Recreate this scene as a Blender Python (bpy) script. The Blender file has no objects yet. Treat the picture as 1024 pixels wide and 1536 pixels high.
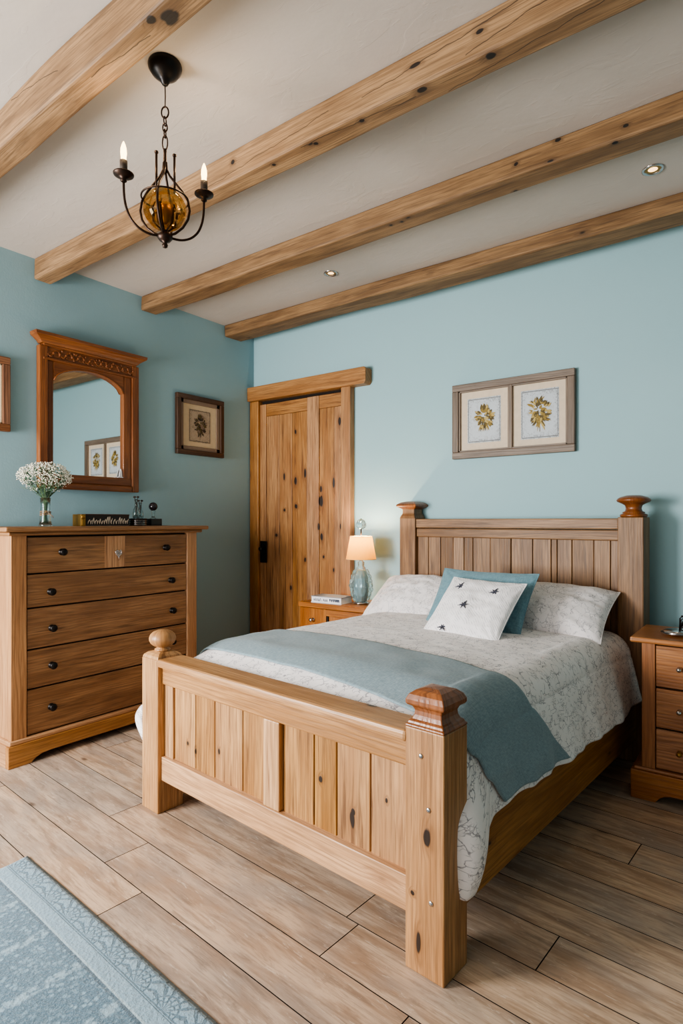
import bpy, math, random
from mathutils import Vector, Matrix, noise, Euler

C = bpy.context.scene.collection
PI = math.pi
rnd = random.Random(7)

# ------------------------------------------------------------------ room constants
XL, YB, XR, YF, H = -3.61, 3.59, 2.4, -2.6, 2.84

# ------------------------------------------------------------------ colour + node helpers
def lin(c):
    c = c / 255.0
    return c / 12.92 if c <= 0.04045 else ((c + 0.055) / 1.055) ** 2.4
def rgb(r, g, b): return (lin(r), lin(g), lin(b), 1.0)

class NT:
    def __init__(s, name):
        s.m = bpy.data.materials.new(name); s.m.use_nodes = True
        s.t = s.m.node_tree; s.t.nodes.clear()
        s.out = s.t.nodes.new('ShaderNodeOutputMaterial')
    def n(s, typ, **kw):
        nd = s.t.nodes.new(typ)
        for k, v in kw.items():
            if hasattr(nd, k): setattr(nd, k, v)
        return nd
    def put(s, sock, v):
        if v is None: return
        if isinstance(v, bpy.types.NodeSocket): s.t.links.new(v, sock)
        else:
            if sock.type == 'RGBA' and not hasattr(v, '__len__'): v = (v, v, v, 1)
            if sock.type == 'VECTOR' and not hasattr(v, '__len__'): v = (v, v, v)
            sock.default_value = v
    def math(s, op, a, b=None, c=None, clamp=False):
        nd = s.n('ShaderNodeMath', operation=op, use_clamp=clamp)
        s.put(nd.inputs[0], a); s.put(nd.inputs[1], b); s.put(nd.inputs[2], c)
        return nd.outputs[0]
    def mix(s, f, a, b, blend='MIX'):
        nd = s.n('ShaderNodeMix', data_type='RGBA', blend_type=blend)
        s.put(nd.inputs[0], f); s.put(nd.inputs[6], a); s.put(nd.inputs[7], b)
        return nd.outputs[2]
    def step(s, v, a, b, inv=False):            # smoothstep a..b
        nd = s.n('ShaderNodeMapRange', interpolation_type='SMOOTHSTEP')
        s.put(nd.inputs[0], v); s.put(nd.inputs[1], a); s.put(nd.inputs[2], b)
        s.put(nd.inputs[3], 1.0 if inv else 0.0); s.put(nd.inputs[4], 0.0 if inv else 1.0)
        return nd.outputs[0]
    def vec(s, x, y, z=0.0):
        nd = s.n('ShaderNodeCombineXYZ'); s.put(nd.inputs[0], x); s.put(nd.inputs[1], y); s.put(nd.inputs[2], z)
        return nd.outputs[0]
    def noise(s, v, scale, detail=3, rough=0.5, dist=0.0, col=False):
        nd = s.n('ShaderNodeTexNoise'); s.put(nd.inputs['Vector'], v); s.put(nd.inputs['Scale'], scale)
        s.put(nd.inputs['Detail'], detail); s.put(nd.inputs['Roughness'], rough); s.put(nd.inputs['Distortion'], dist)
        return nd.outputs[1 if col else 0]
    def voro(s, v, scale, feature='F1', rand=1.0, out=0):
        nd = s.n('ShaderNodeTexVoronoi', feature=feature); s.put(nd.inputs['Vector'], v); s.put(nd.inputs['Scale'], scale)
        if 'Randomness' in nd.inputs: s.put(nd.inputs['Randomness'], rand)
        return nd.outputs[out]
    def uv(s):
        u = s.n('ShaderNodeUVMap', uv_map='UVMap'); sp = s.n('ShaderNodeSeparateXYZ')
        s.t.links.new(u.outputs[0], sp.inputs[0]); return u.outputs[0], sp.outputs[0], sp.outputs[1]
    def obj(s):
        return s.n('ShaderNodeTexCoord').outputs['Object']
    def sep(s, v):
        sp = s.n('ShaderNodeSeparateXYZ'); s.t.links.new(v, sp.inputs[0]); return sp.outputs
    def bump(s, h, strength=0.3, dist=0.01):
        nd = s.n('ShaderNodeBump'); s.put(nd.inputs['Height'], h); s.put(nd.inputs['Strength'], strength)
        s.put(nd.inputs['Distance'], dist); return nd.outputs[0]
    def bsdf(s, col, rough=0.5, normal=None, **kw):
        b = s.n('ShaderNodeBsdfPrincipled'); s.put(b.inputs['Base Color'], col); s.put(b.inputs['Roughness'], rough)
        if normal is not None: s.put(b.inputs['Normal'], normal)
        for k, v in kw.items(): s.put(b.inputs[k.replace('_', ' ')], v)
        s.t.links.new(b.outputs[0], s.out.inputs[0]); return b

def plain(name, col, rough=0.5, **kw):
    t = NT(name); o = t.obj()
    nz = t.noise(o, 35, 3); c2 = tuple(x * 0.8 for x in col[:3]) + (1,)
    t.bsdf(t.mix(nz, c2, col), rough, **kw); return t.m

def wood(name, light, mid, dark, rough=0.5, knots=(), knot_amt=0.5, ring=1.0, freq=1.0, vary=0.16, streak=0.5, cracks=()):
    """board wood: UV u runs along the grain, v across it, both in metres"""
    t = NT(name); uvv, u, v = t.uv()
    a = t.n('ShaderNodeAttribute', attribute_name='tint').outputs['Fac']
    w1 = t.noise(t.vec(t.math('MULTIPLY', u, 1.1), t.math('MULTIPLY', v, 5.0)), 1.0, 2)
    v2 = t.math('ADD', v, t.math('MULTIPLY', w1, 0.06))
    # random knots
    kwp = t.noise(t.vec(t.math('MULTIPLY', u, 9.0), t.math('MULTIPLY', v, 30.0)), 1.0, 3)
    kv = t.vec(t.math('ADD', t.math('MULTIPLY', u, 4.2), t.math('MULTIPLY', kwp, 0.12)), t.math('ADD', t.math('MULTIPLY', v, 8.5), t.math('MULTIPLY', kwp, 0.12)))
    kd = t.voro(kv, 1.0, out=0); kc = t.sep(t.voro(kv, 1.0, out=1))
    sel = t.math('GREATER_THAN', kc[0], 1.0 - knot_amt)
    rad = t.math('ADD', t.math('MULTIPLY', kc[1], 0.085), 0.04)
    halo = t.math('MULTIPLY', t.step(t.math('DIVIDE', kd, rad), 0.8, 3.2, True), sel)
    core = t.math('MULTIPLY', t.step(t.math('DIVIDE', kd, rad), 0.35, 1.1, True), sel)
    # knots the photograph shows at known spots: (u, v, radius along, radius across)
    for (ku, kvv, ru, rv) in knots:
        du = t.math('DIVIDE', t.math('SUBTRACT', t.math('ADD', u, t.math('MULTIPLY', t.math('SUBTRACT', kwp, 0.5), ru * 1.4)), ku), ru); dv = t.math('DIVIDE', t.math('SUBTRACT', v, kvv), rv)
        d = t.math('SQRT', t.math('ADD', t.math('MULTIPLY', du, du), t.math('MULTIPLY', dv, dv)))
        core = t.math('MAXIMUM', core, t.step(d, 0.75, 1.1, True)); halo = t.math('MAXIMUM', halo, t.step(d, 0.9, 2.8, True))
    pull = t.math('MULTIPLY', halo, 0.5)
    ph = t.math('ADD', t.math('MULTIPLY', v2, 330.0 * freq), t.math('MULTIPLY', pull, 12.0))
    ph = t.math('ADD', ph, t.math('MULTIPLY', t.noise(t.vec(t.math('MULTIPLY', u, 0.9), t.math('MULTIPLY', v, 9.0)), 1.0, 3), 40.0))
    rg = t.math('ADD', t.math('MULTIPLY', t.math('SINE', ph), 0.5), 0.5)
    rg = t.math('POWER', rg, 2.0)
    fib = t.noise(t.vec(t.math('MULTIPLY', u, 5.0), t.math('MULTIPLY', v, 230.0)), 1.0, 3, 0.6)
    big = t.noise(t.vec(t.math('MULTIPLY', u, 1.6), t.math('MULTIPLY', v, 12.0)), 1.0, 4, 0.6)
    c = t.mix(t.step(big, 0.38, 0.62), light, mid)
    c = t.mix(t.math('MULTIPLY', rg, 0.42 * ring), c, tuple(x * 0.62 for x in mid[:3]) + (1,))
    c = t.mix(t.math('MULTIPLY', t.step(fib, 0.46, 0.64), 0.6), c, tuple(x * 0.55 for x in mid[:3]) + (1,))
    st = t.noise(t.vec(t.math('MULTIPLY', u, 2.2), t.math('MULTIPLY', v, 38.0)), 1.0, 4, 0.65)
    c = t.mix(t.math('MULTIPLY', t.step(st, 0.52, 0.68), streak), c, dark)
    c = t.mix(t.math('MULTIPLY', halo, 0.5), c, tuple(x * 1.3 for x in dark[:3]) + (1,))
    c = t.mix(t.math('MULTIPLY', core, 0.97), c, tuple(x * 0.10 for x in dark[:3]) + (1,))
    for (cu, cv, cu2, cv2) in cracks:           # drying cracks along a slanted line
        k = (cv2 - cv) / (cu2 - cu)
        lv = t.math('ADD', t.math('MULTIPLY', t.math('SUBTRACT', u, cu), k), cv)
        lv = t.math('ADD', lv, t.math('MULTIPLY', t.math('SUBTRACT', t.noise(t.vec(t.math('MULTIPLY', u, 9.0), 0.0), 1.0, 3), 0.5), 0.035))
        d = t.math('ABSOLUTE', t.math('SUBTRACT', v, lv))
        mk = t.math('MULTIPLY', t.step(d, 0.0006, 0.0022, True), t.math('MULTIPLY', t.math('GREATER_THAN', u, min(cu, cu2)), t.math('LESS_THAN', u, max(cu, cu2))))
        c = t.mix(t.math('MULTIPLY', mk, 0.9), c, tuple(x * 0.3 for x in dark[:3]) + (1,))
    hsv = t.n('ShaderNodeHueSaturation'); t.put(hsv.inputs['Color'], c)
    t.put(hsv.inputs['Value'], t.math('ADD', t.math('MULTIPLY', a, vary * 2), 0.90 - vary))
    t.put(hsv.inputs['Saturation'], t.math('SUBTRACT', 1.10, t.math('MULTIPLY', a, 0.18)))
    hgt = t.math('ADD', t.math('MULTIPLY', fib, 0.5), t.math('MULTIPLY', rg, 0.3))
    hgt = t.math('SUBTRACT', hgt, t.math('MULTIPLY', core, 0.6))
    t.bsdf(hsv.outputs[0], t.math('ADD', t.math('MULTIPLY', fib, 0.15), rough - 0.06), t.bump(hgt, 0.32, 0.003))
    return t.m

# ------------------------------------------------------------------ mesh builder
class MB:
    def __init__(s): s.v = []; s.f = []; s.uv = []; s.tint = []; s.sm = []; s.mi = []; s.mat_i = 0
    def face(s, idx, uvs, tint=0.5, smooth=False):
        s.f.append(idx); s.uv.append(uvs); s.tint.append(tint); s.sm.append(smooth); s.mi.append(s.mat_i)
    def box(s, x0, x1, y0, y1, z0, z1, ax='x', tint=None, off=None, M=None, seg=1, wob=0.0, seed=0):
        """a board; grain runs along ax. seg>1 subdivides along ax and wobbles it like hewn timber"""
        if tint is None: tint = rnd.random()
        if off is None: off = (rnd.uniform(-40, 40), rnd.uniform(-40, 40))
        A = 'xyz'.index(ax); lo = [x0, y0, z0]; hi = [x1, y1, z1]
        o1, o2 = [i for i in range(3) if i != A]
        base = len(s.v); n = seg + 1
        ring = [(0, 0), (1, 0), (1, 1), (0, 1)]
        d1, d2 = hi[o1] - lo[o1], hi[o2] - lo[o2]
        for i in range(n):
            a = lo[A] + (hi[A] - lo[A]) * i / seg
            for k, (p, q) in enumerate(ring):
                c = [0, 0, 0]; c[A] = a; c[o1] = lo[o1] + d1 * p; c[o2] = lo[o2] + d2 * q
                if wob:
                    c[o1] += wob * noise.noise(Vector((a * 1.3, k * 9.1 + seed, 3.3)))
                    if q == 0: c[o2] += wob * 0.7 * noise.noise(Vector((a * 1.6, k * 5.7 + seed, 8.8)))
                p_ = Vector(c)
                s.v.append(tuple(M @ p_ if M else p_))
        vv = [0, d1, d1 + d2, 2 * d1 + d2, 2 * d1 + 2 * d2]
        flip = (A == 1)
        for i in range(seg):
            ua = lo[A] + (hi[A] - lo[A]) * i / seg + off[0]; ub = lo[A] + (hi[A] - lo[A]) * (i + 1) / seg + off[0]
            for k in range(4):
                k2 = (k + 1) % 4
                q = [base + i * 4 + k, base + i * 4 + k2, base + (i + 1) * 4 + k2, base + (i + 1) * 4 + k]
                w = [(ua, vv[k] + off[1]), (ua, vv[k + 1] + off[1]), (ub, vv[k + 1] + off[1]), (ub, vv[k] + off[1])]
                if not flip: q.reverse(); w.reverse()
                s.face(q, w, tint)
        for i, rev in ((0, False), (seg, True)):
            q = [base + i * 4 + k for k in range(4)]
            w = [(off[0] + p * d1 * 0.2, off[1] + q2 * d2 * 1.4) for p, q2 in ring]
            if rev != flip: q.reverse(); w.reverse()
            s.face(q, w, tint)
        return s
    def loft(s, prof, n=24, cx=0, cy=0, rot=0, tint=None, smooth=True, cap=True, sx=1, sy=1, vertical=True, M=None):
        """profile [(radius, z)...]; n=4 gives square turned blocks (radius = half width)"""
        if tint is None: tint = rnd.random()
        off = (rnd.uniform(-40, 40), rnd.uniform(-40, 40)); base = len(s.v)
        k = math.sqrt(2) if n == 4 else 1; ph = PI / 4 if n == 4 else 0
        for r, z in prof:
            for i in range(n):
                a = 2 * PI * i / n + ph
                p = Vector((cx + sx * k * r * math.cos(a + rot), cy + sy * k * r * math.sin(a + rot), z))
                s.v.append(tuple(M @ p if M else p))
        L = 0
        for j in range(len(prof) - 1):
            L2 = L + math.hypot(prof[j + 1][0] - prof[j][0], prof[j + 1][1] - prof[j][1])
            rr = max(p[0] for p in prof)
            for i in range(n):
                i2 = (i + 1) % n
                c0, c1 = 2 * PI * rr * i / n, 2 * PI * rr * (i + 1) / n
                s.face([base + j * n + i, base + j * n + i2, base + (j + 1) * n + i2, base + (j + 1) * n + i],
                       [(L + off[0], c0 + off[1]), (L + off[0], c1 + off[1]), (L2 + off[0], c1 + off[1]), (L2 + off[0], c0 + off[1])], tint, smooth and n != 4)
            L = L2
        if cap:
            for j, rev in ((0, True), (len(prof) - 1, False)):
                if prof[j][0] < 1e-5: continue
                q = [base + j * n + i for i in range(n)]
                w = [(off[0], off[1] + 0.01 * i) for i in range(n)]
                if rev: q.reverse()
                s.face(q, w, tint)
        return s
    def tube(s, pts, r, n=8, closed=False, tint=0.5):
        """round bar along pts; r is a number or a list"""
        P = [Vector(p) for p in pts]; base = len(s.v); m = len(P); up = None; L = 0
        for i, p in enumerate(P):
            if closed: t = (P[(i + 1) % m] - P[i - 1]).normalized()
            else: t = (P[min(i + 1, m - 1)] - P[max(i - 1, 0)]).normalized()
            if up is None:
                up = Vector((0, 0, 1)) if abs(t.z) < 0.9 else Vector((1, 0, 0))
            a = t.cross(up).normalized(); up = a.cross(t).normalized()
            rr = r[i] if hasattr(r, '__len__') else r
            for k in range(n):
                an = 2 * PI * k / n
                s.v.append(tuple(p + a * (rr * math.cos(an)) + up * (rr * math.sin(an))))
        for i in range(m if closed else m - 1):
            j = (i + 1) % m
            for k in range(n):
                k2 = (k + 1) % n
                s.face([base + i * n + k, base + j * n + k, base + j * n + k2, base + i * n + k2],
                       [(i * .02, k * .01), (i * .02 + .02, k * .01), (i * .02 + .02, k * .01 + .01), (i * .02, k * .01 + .01)], tint, True)
        if not closed:
            s.face([base + k for k in range(n)], [(0, 0)] * n, tint)
            s.face([base + (m - 1) * n + k for k in reversed(range(n))], [(0, 0)] * n, tint)
        return s
    def ball(s, c, r, n=12, m=8, sc=(1, 1, 1), jit=0.0, tint=0.5, smooth=True):
        prof_base = len(s.v)
        for j in range(m + 1):
            th = PI * j / m
            for i in range(n):
                a = 2 * PI * i / n
                d = Vector((math.sin(th) * math.cos(a), math.sin(th) * math.sin(a), -math.cos(th)))
                k = r
                if jit: k *= 1 + jit * noise.noise(d * 3.1 + Vector(c) * 37)
                s.v.append((c[0] + d.x * k * sc[0], c[1] + d.y * k * sc[1], c[2] + d.z * k * sc[2]))
        for j in range(m):
            for i in range(n):
                i2 = (i + 1) % n; b = prof_base
                s.face([b + j * n + i, b + j * n + i2, b + (j + 1) * n + i2, b + (j + 1) * n + i],
                       [(j * .02, i * .02), (j * .02, i * .02 + .02), (j * .02 + .02, i * .02 + .02), (j * .02 + .02, i * .02)], tint, smooth)
        return s
    def prism(s, poly, axis, a, b, ax='x', tint=None, off=None):
        """polygon of 2-D points extruded along axis from a to b; the 2-D axes are the other two in order"""
        if tint is None: tint = rnd.random()
        if off is None: off = (rnd.uniform(-40, 40), rnd.uniform(-40, 40))
        A = 'xyz'.index(axis); G = 'xyz'.index(ax); o = [i for i in range(3) if i != A]; base = len(s.v); n = len(poly)
        area = sum(poly[i][0] * poly[(i + 1) % n][1] - poly[(i + 1) % n][0] * poly[i][1] for i in range(n))
        if area < 0: poly = list(reversed(poly))
        for w in (a, b):
            for p in poly:
                c = [0, 0, 0]; c[A] = w; c[o[0]] = p[0]; c[o[1]] = p[1]; s.v.append(tuple(c))
        def uvof(i, kind):
            c = s.v[i]
            other = [k for k in range(3) if k != G]
            if kind == 'cap':
                w = [k for k in range(3) if k != A]
                if G in w: ot = [k for k in w if k != G][0]; return (c[G] + off[0], c[ot] + off[1])
                return (c[w[0]] * .2 + off[0], c[w[1]] + off[1])
            if G == A: return (c[G] + off[0], c[other[0]] + c[other[1]] + off[1])
            return (c[G] + off[0], c[other[0]] + c[other[1]] + off[1])
        fl = (A == 1)
        for i in range(n):
            j = (i + 1) % n
            q = [base + i, base + j, base + n + j, base + n + i]
            if fl: q.reverse()
            s.face(q, [uvof(x, 'side') for x in q], tint)
        q0 = [base + i for i in reversed(range(n))]; q1 = [base + n + i for i in range(n)]
        if fl: q0.reverse(); q1.reverse()
        for q in (q0, q1): s.face(q, [uvof(x, 'cap') for x in q], tint)
        return s
    def quad(s, p, uvs=None, tint=0.5):
        b = len(s.v); s.v += [tuple(x) for x in p]; s.face(list(range(b, b + len(p))), uvs or [(0, 0)] * len(p), tint); return s
    def grid(s, fn, nu, nv, closed_u=False, smooth=True, uvfn=None, tint=0.5, flip=False):
        b = len(s.v)
        for j in range(nv + 1):
            for i in range(nu + (0 if closed_u else 1)):
                s.v.append(tuple(fn(i / nu, j / nv)))
        W = nu if closed_u else nu + 1
        for j in range(nv):
            for i in range(nu):
                i2 = (i + 1) % W if closed_u else i + 1
                q = [b + j * W + i, b + j * W + i2, b + (j + 1) * W + i2, b + (j + 1) * W + i]
                if uvfn: w = [uvfn(i / nu, j / nv), uvfn((i + 1) / nu, j / nv), uvfn((i + 1) / nu, (j + 1) / nv), uvfn(i / nu, (j + 1) / nv)]
                else: w = [(i / nu, j / nv), ((i + 1) / nu, j / nv), ((i + 1) / nu, (j + 1) / nv), (i / nu, (j + 1) / nv)]
                if flip: q.reverse(); w.reverse()
                s.face(q, w, tint, smooth)
        return s
    def build(s, name, mat, parent=None, bevel=0.0, seg=2, matrix=None):
        me = bpy.data.meshes.new(name); me.from_pydata(s.v, [], s.f)
        ul = me.uv_layers.new(name='UVMap'); flat = []
        for w in s.uv:
            for p in w: flat += [p[0], p[1]]
        ul.data.foreach_set('uv', flat)
        at = me.attributes.new('tint', 'FLOAT', 'FACE'); at.data.foreach_set('value', s.tint)
        me.polygons.foreach_set('use_smooth', s.sm); me.polygons.foreach_set('material_index', s.mi)
        for m in (mat if isinstance(mat, (list, tuple)) else [mat]): me.materials.append(m)
        me.update(); o = bpy.data.objects.new(name, me); C.objects.link(o)
        if parent: o.parent = parent
        if matrix is not None: o.matrix_world = matrix
        if bevel:
            b = o.modifiers.new('bevel', 'BEVEL'); b.width = bevel; b.segments = seg; b.limit_method = 'ANGLE'; b.angle_limit = math.radians(35)
            b.harden_normals = False
        return o

def tag(o, label=None, cat=None, group=None, kind=None):
    if label: o['label'] = label
    if cat: o['category'] = cat
    if group: o['group'] = group
    if kind: o['kind'] = kind
    return o
def thing(name, label, cat, loc=(0, 0, 0), rz=0.0, group=None):
    o = bpy.data.objects.new(name, None); C.objects.link(o); o.empty_display_size = 0.1
    o.location = loc; o.rotation_euler = (0, 0, rz); tag(o, label, cat, group); return o
def lbl(o, text): o['label'] = text; return o

# ------------------------------------------------------------------ materials
M_PINE = wood('light_pine', rgb(202, 155, 106), rgb(176, 127, 78), rgb(118, 76, 41), 0.42, knot_amt=0.10, streak=0.65)
M_PANEL = wood('streaked_pine_planks', rgb(196, 148, 96), rgb(166, 118, 70), rgb(98, 62, 32), 0.42, knot_amt=0.0, streak=0.85,
               knots=[(.322, 1.176, .030, .011), (.345, 1.180, .012, .009), (.406, 1.04, .012, .009), (.352, .496, .012, .007), (.314, .341, .012, .007), (.332, .285, .009, .007), (.42, 1.31, .008, .005)])
M_PINE_RAIL = wood('pale_pine_rail', rgb(204, 156, 110), rgb(178, 130, 85), rgb(126, 84, 50), 0.4, knot_amt=0.22, streak=0.4)
M_POST = wood('knotty_pine_post', rgb(190, 141, 93), rgb(162, 114, 69), rgb(106, 68, 37), 0.42, knot_amt=0.05, streak=0.55,
              knots=[(0.387, 0.072, 0.026, 0.0125), (0.085, 0.045, 0.03, 0.008), (0.215, 0.025, 0.007, 0.007)])
M_FINIAL = wood('turned_walnut', rgb(158, 100, 62), rgb(134, 80, 47), rgb(86, 48, 28), 0.3, knot_amt=0.0, streak=0.4)
M_HEAD = wood('aged_headboard_wood', rgb(154, 116, 78), rgb(124, 89, 56), rgb(68, 45, 27), 0.5, knot_amt=0.30, streak=0.65, vary=0.16)
M_RAIL = wood('side_rail_wood', rgb(190, 136, 84), rgb(162, 108, 60), rgb(108, 66, 36), 0.45, knot_amt=0.3, streak=0.4)
M_DRESS = wood('dresser_wood', rgb(168, 124, 84), rgb(138, 96, 60), rgb(84, 56, 33), 0.45, knot_amt=0.1, streak=0.6, vary=0.1)
M_DRESS_L = wood('dresser_light_wood', rgb(196, 146, 100), rgb(174, 124, 80), rgb(122, 80, 46), 0.45, knot_amt=0.08, streak=0.4, vary=0.08)
M_DOOR = wood('honey_door_wood', rgb(190, 140, 90), rgb(162, 112, 66), rgb(100, 62, 34), 0.45, knot_amt=0.06, streak=0.5, vary=0.1)
DK = [(1.405, -2.849, .045, .022), (1.50, -2.849, .024, .012), (1.54, -2.725, .045, .012), (1.571, -3.11, .03, .015), (1.63, -3.01, .035, .012), (1.368, -3.105, .018, .015), (1.614, -3.232, .03, .010),
      (1.79, -2.64, .016, .014), (1.967, -3.11, .018, .010), (2.01, -2.668, .030, .014), (2.21, -2.725, .012, .010), (1.21, -2.655, .025, .012), (1.208, -2.869, .03, .010), (1.126, -2.843, .028, .014),
      (.943, -3.01, .02, .010), (1.135, -3.32, .014, .014), (.977, -2.823, .014, .010), (.711, -3.16, .02, .010), (.878, -2.725, .016, .008), (1.342, -3.23, .012, .012)]
M_LEAF = wood('knotty_door_planks', rgb(190, 140, 90), rgb(162, 112, 66), rgb(92, 56, 30), 0.45, knot_amt=0.08, streak=0.75, vary=0.1, knots=DK)
M_MIRF = wood('warm_oak_frame', rgb(150, 92, 50), rgb(124, 71, 35), rgb(74, 40, 20), 0.35, knot_amt=0.0, streak=0.5, vary=0.06)
M_NIGHT = wood('nightstand_wood', rgb(188, 128, 78), rgb(160, 101, 56), rgb(106, 64, 34), 0.35, knot_amt=0.12, streak=0.4, vary=0.08)
M_BEAM = wood('hewn_beam_oak', rgb(156, 123, 88), rgb(122, 92, 62), rgb(68, 48, 31), 0.65, knot_amt=0.32, streak=0.6, vary=0.05, ring=0.6)
M_BEAM2 = wood('hewn_beam_oak_cracked', rgb(168, 134, 97), rgb(134, 102, 70), rgb(72, 50, 33), 0.65, knot_amt=0.10, streak=0.5, vary=0.05, ring=0.6,
               knots=[(-.725, .022, .019, .015), (-.968, .024, .020, .013), (-1.22, .030, .011, .009), (-1.435, .030, .010, .009), (-1.66, .032, .009, .008), (-.75, .382, .014, .008), (-.983, .382, .02, .008), (-1.87, .382, .012, .011), (-2.5, .39, .01, .01)],
               cracks=[(-2.1, .44, -1.35, .385), (-1.5, .012, -1.0, .040), (-1.2, .40, -.6, .350), (-.9, .085, -.35, .02), (-.8, .43, -.3, .36)])
M_BEAM3 = wood('hewn_beam_oak_knotty', rgb(156, 123, 88), rgb(122, 92, 62), rgb(68, 48, 31), 0.65, knot_amt=0.22, streak=0.6, vary=0.05, ring=0.6,
               knots=[(-.908, .418, .010, .009), (-.73, .380, .012, .009), (-.76, .462, .014, .008), (-.512, .012, .012, .009), (-.474, .424, .012, .007), (-1.56, .033, .009, .008), (-1.50, .036, .008, .008), (-.95, .115, .010, .006)])
M_BEAM1 = wood('hewn_beam_oak_scarred', rgb(160, 126, 90), rgb(126, 95, 64), rgb(70, 49, 31), 0.65, knot_amt=0.12, streak=0.55, vary=0.05, ring=0.6,
               knots=[(-1.40, .050, .035, .026), (-1.45, .020, .018, .014)], cracks=[(-2.3, .35, -1.95, .40), (-1.8, .03, -1.5, .05)])
M_GREYF = wood('grey_oak_frame', rgb(142, 124, 108), rgb(118, 102, 88), rgb(80, 68, 58), 0.5, knot_amt=0.0, streak=0.4, vary=0.05)
M_DARKF = wood('dark_brown_frame', rgb(96, 68, 48), rgb(76, 52, 36), rgb(44, 30, 20), 0.4, knot_amt=0.0, streak=0.4, vary=0.05)
M_REDF = wood('reddish_brown_frame', rgb(150, 104, 74), rgb(122, 80, 54), rgb(74, 44, 28), 0.4, knot_amt=0.0, streak=0.4, vary=0.05)
M_SHADOWGAP = plain('dark_gap', rgb(28, 19, 13), 0.9)
M_IRON = plain('black_iron', rgb(30, 26, 25), 0.35, Metallic=0.6)
M_BRONZE = plain('oiled_bronze', rgb(58, 42, 33), 0.38, Metallic=0.75)
M_SILVER = plain('silver_metal', rgb(205, 200, 198), 0.18, Metallic=1.0)
M_GOLDM = plain('antique_gold', rgb(168, 128, 66), 0.35, Metallic=0.8)
M_CREAM = plain('cream_mat_board', rgb(222, 204, 180), 0.85)
M_CREAM2 = plain('aged_cream_mat', rgb(205, 184, 152), 0.85)
M_TAUPE = plain('taupe_slip', rgb(132, 112, 96), 0.6)

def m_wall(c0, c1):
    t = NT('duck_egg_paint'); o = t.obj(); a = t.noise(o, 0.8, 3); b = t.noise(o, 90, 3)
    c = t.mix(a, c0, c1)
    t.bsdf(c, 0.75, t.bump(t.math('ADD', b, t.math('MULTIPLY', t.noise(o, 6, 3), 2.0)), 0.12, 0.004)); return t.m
def m_ceiling():
    t = NT('rough_white_plaster'); o = t.obj()
    a = t.noise(o, 1.5, 4, 0.6)
    mp = t.n('ShaderNodeMapping'); t.put(mp.inputs[0], o); mp.inputs['Scale'].default_value = (3.0, 9.0, 1); mp.inputs['Rotation'].default_value = (0, 0, 0.6)
    tro = t.noise(mp.outputs[0], 1.3, 5, 0.55, 1.5); rid = t.step(tro, 0.56, 0.62)
    c = t.mix(a, rgb(172, 162, 152), rgb(190, 180, 170))
    h = t.math('ADD', t.math('MULTIPLY', rid, 0.25), t.math('MULTIPLY', t.noise(o, 7, 4, 0.6), 1.6))
    t.bsdf(c, 0.85, t.bump(h, 0.22, 0.006)); return t.m
M_WALL, M_WALL_SHADED, M_CEIL = m_wall(rgb(148, 182, 188), rgb(158, 192, 198)), m_wall(rgb(134, 164, 172), rgb(144, 174, 181)), m_ceiling()  # same paint twice; the left wall's copy has its shade mixed into the colour

def m_floor():
    t = NT('oak_floor_planks'); uvv, u, v = t.uv()
    a = t.n('ShaderNodeAttribute', attribute_name='tint').outputs['Fac']
    fine = t.noise(t.vec(t.math('MULTIPLY', u, 7.0), t.math('MULTIPLY', v, 120.0)), 1.0, 5, 0.7)
    med = t.noise(t.vec(t.math('MULTIPLY', u, 2.2), t.math('MULTIPLY', v, 16.0)), 1.0, 6, 0.68, 0.5)
    cloud = t.noise(t.vec(t.math('MULTIPLY', u, 2.4), t.math('MULTIPLY', v, 5.0)), 1.0, 4, 0.6)
    c = t.mix(t.step(med, 0.38, 0.62), rgb(198, 170, 143), rgb(158, 129, 104))
    c = t.mix(t.math('MULTIPLY', t.step(cloud, 0.42, 0.64), 0.6), c, rgb(152, 140, 130))
    c = t.mix(t.math('MULTIPLY', t.step(fine, 0.48, 0.64), 0.45), c, rgb(126, 104, 86))
    sm = t.noise(t.vec(t.math('MULTIPLY', u, 5.0), t.math('MULTIPLY', v, 34.0)), 1.0, 5, 0.7, 0.9)
    c = t.mix(t.math('MULTIPLY', t.step(sm, 0.53, 0.66), 0.45), c, rgb(112, 94, 80))
    wl = t.noise(t.vec(t.math('MULTIPLY', u, 9.0), t.math('MULTIPLY', v, 60.0)), 1.0, 5, 0.75, 1.5)
    c = t.mix(t.math('MULTIPLY', t.step(wl, 0.57, 0.68), 0.45), c, rgb(222, 204, 184))
    kv = t.vec(t.math('MULTIPLY', u, 2.6), t.math('MULTIPLY', v, 6.0)); kd = t.voro(kv, 1.0); kc = t.sep(t.voro(kv, 1.0, out=1))
    kn = t.math('MULTIPLY', t.step(t.math('ADD', kd, t.math('MULTIPLY', t.noise(kv, 9, 2), 0.06)), 0.05, 0.14, True), t.math('GREATER_THAN', kc[0], 0.68))
    hl = t.math('MULTIPLY', t.step(kd, 0.08, 0.32, True), t.math('GREATER_THAN', kc[0], 0.68))
    c = t.mix(t.math('MULTIPLY', hl, 0.35), c, rgb(136, 108, 86)); c = t.mix(t.math('MULTIPLY', kn, 0.75), c, rgb(74, 55, 42))
    hsv = t.n('ShaderNodeHueSaturation'); t.put(hsv.inputs['Color'], c)
    t.put(hsv.inputs['Value'], t.math('ADD', t.math('MULTIPLY', a, 0.24), 0.86)); t.put(hsv.inputs['Saturation'], t.math('ADD', t.math('MULTIPLY', a, 0.25), 0.8))
    t.bsdf(hsv.outputs[0], t.math('ADD', t.math('MULTIPLY', fine, 0.2), 0.38), t.bump(t.math('ADD', fine, med), 0.15, 0.002)); return t.m
M_FLOOR = m_floor()

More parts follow.
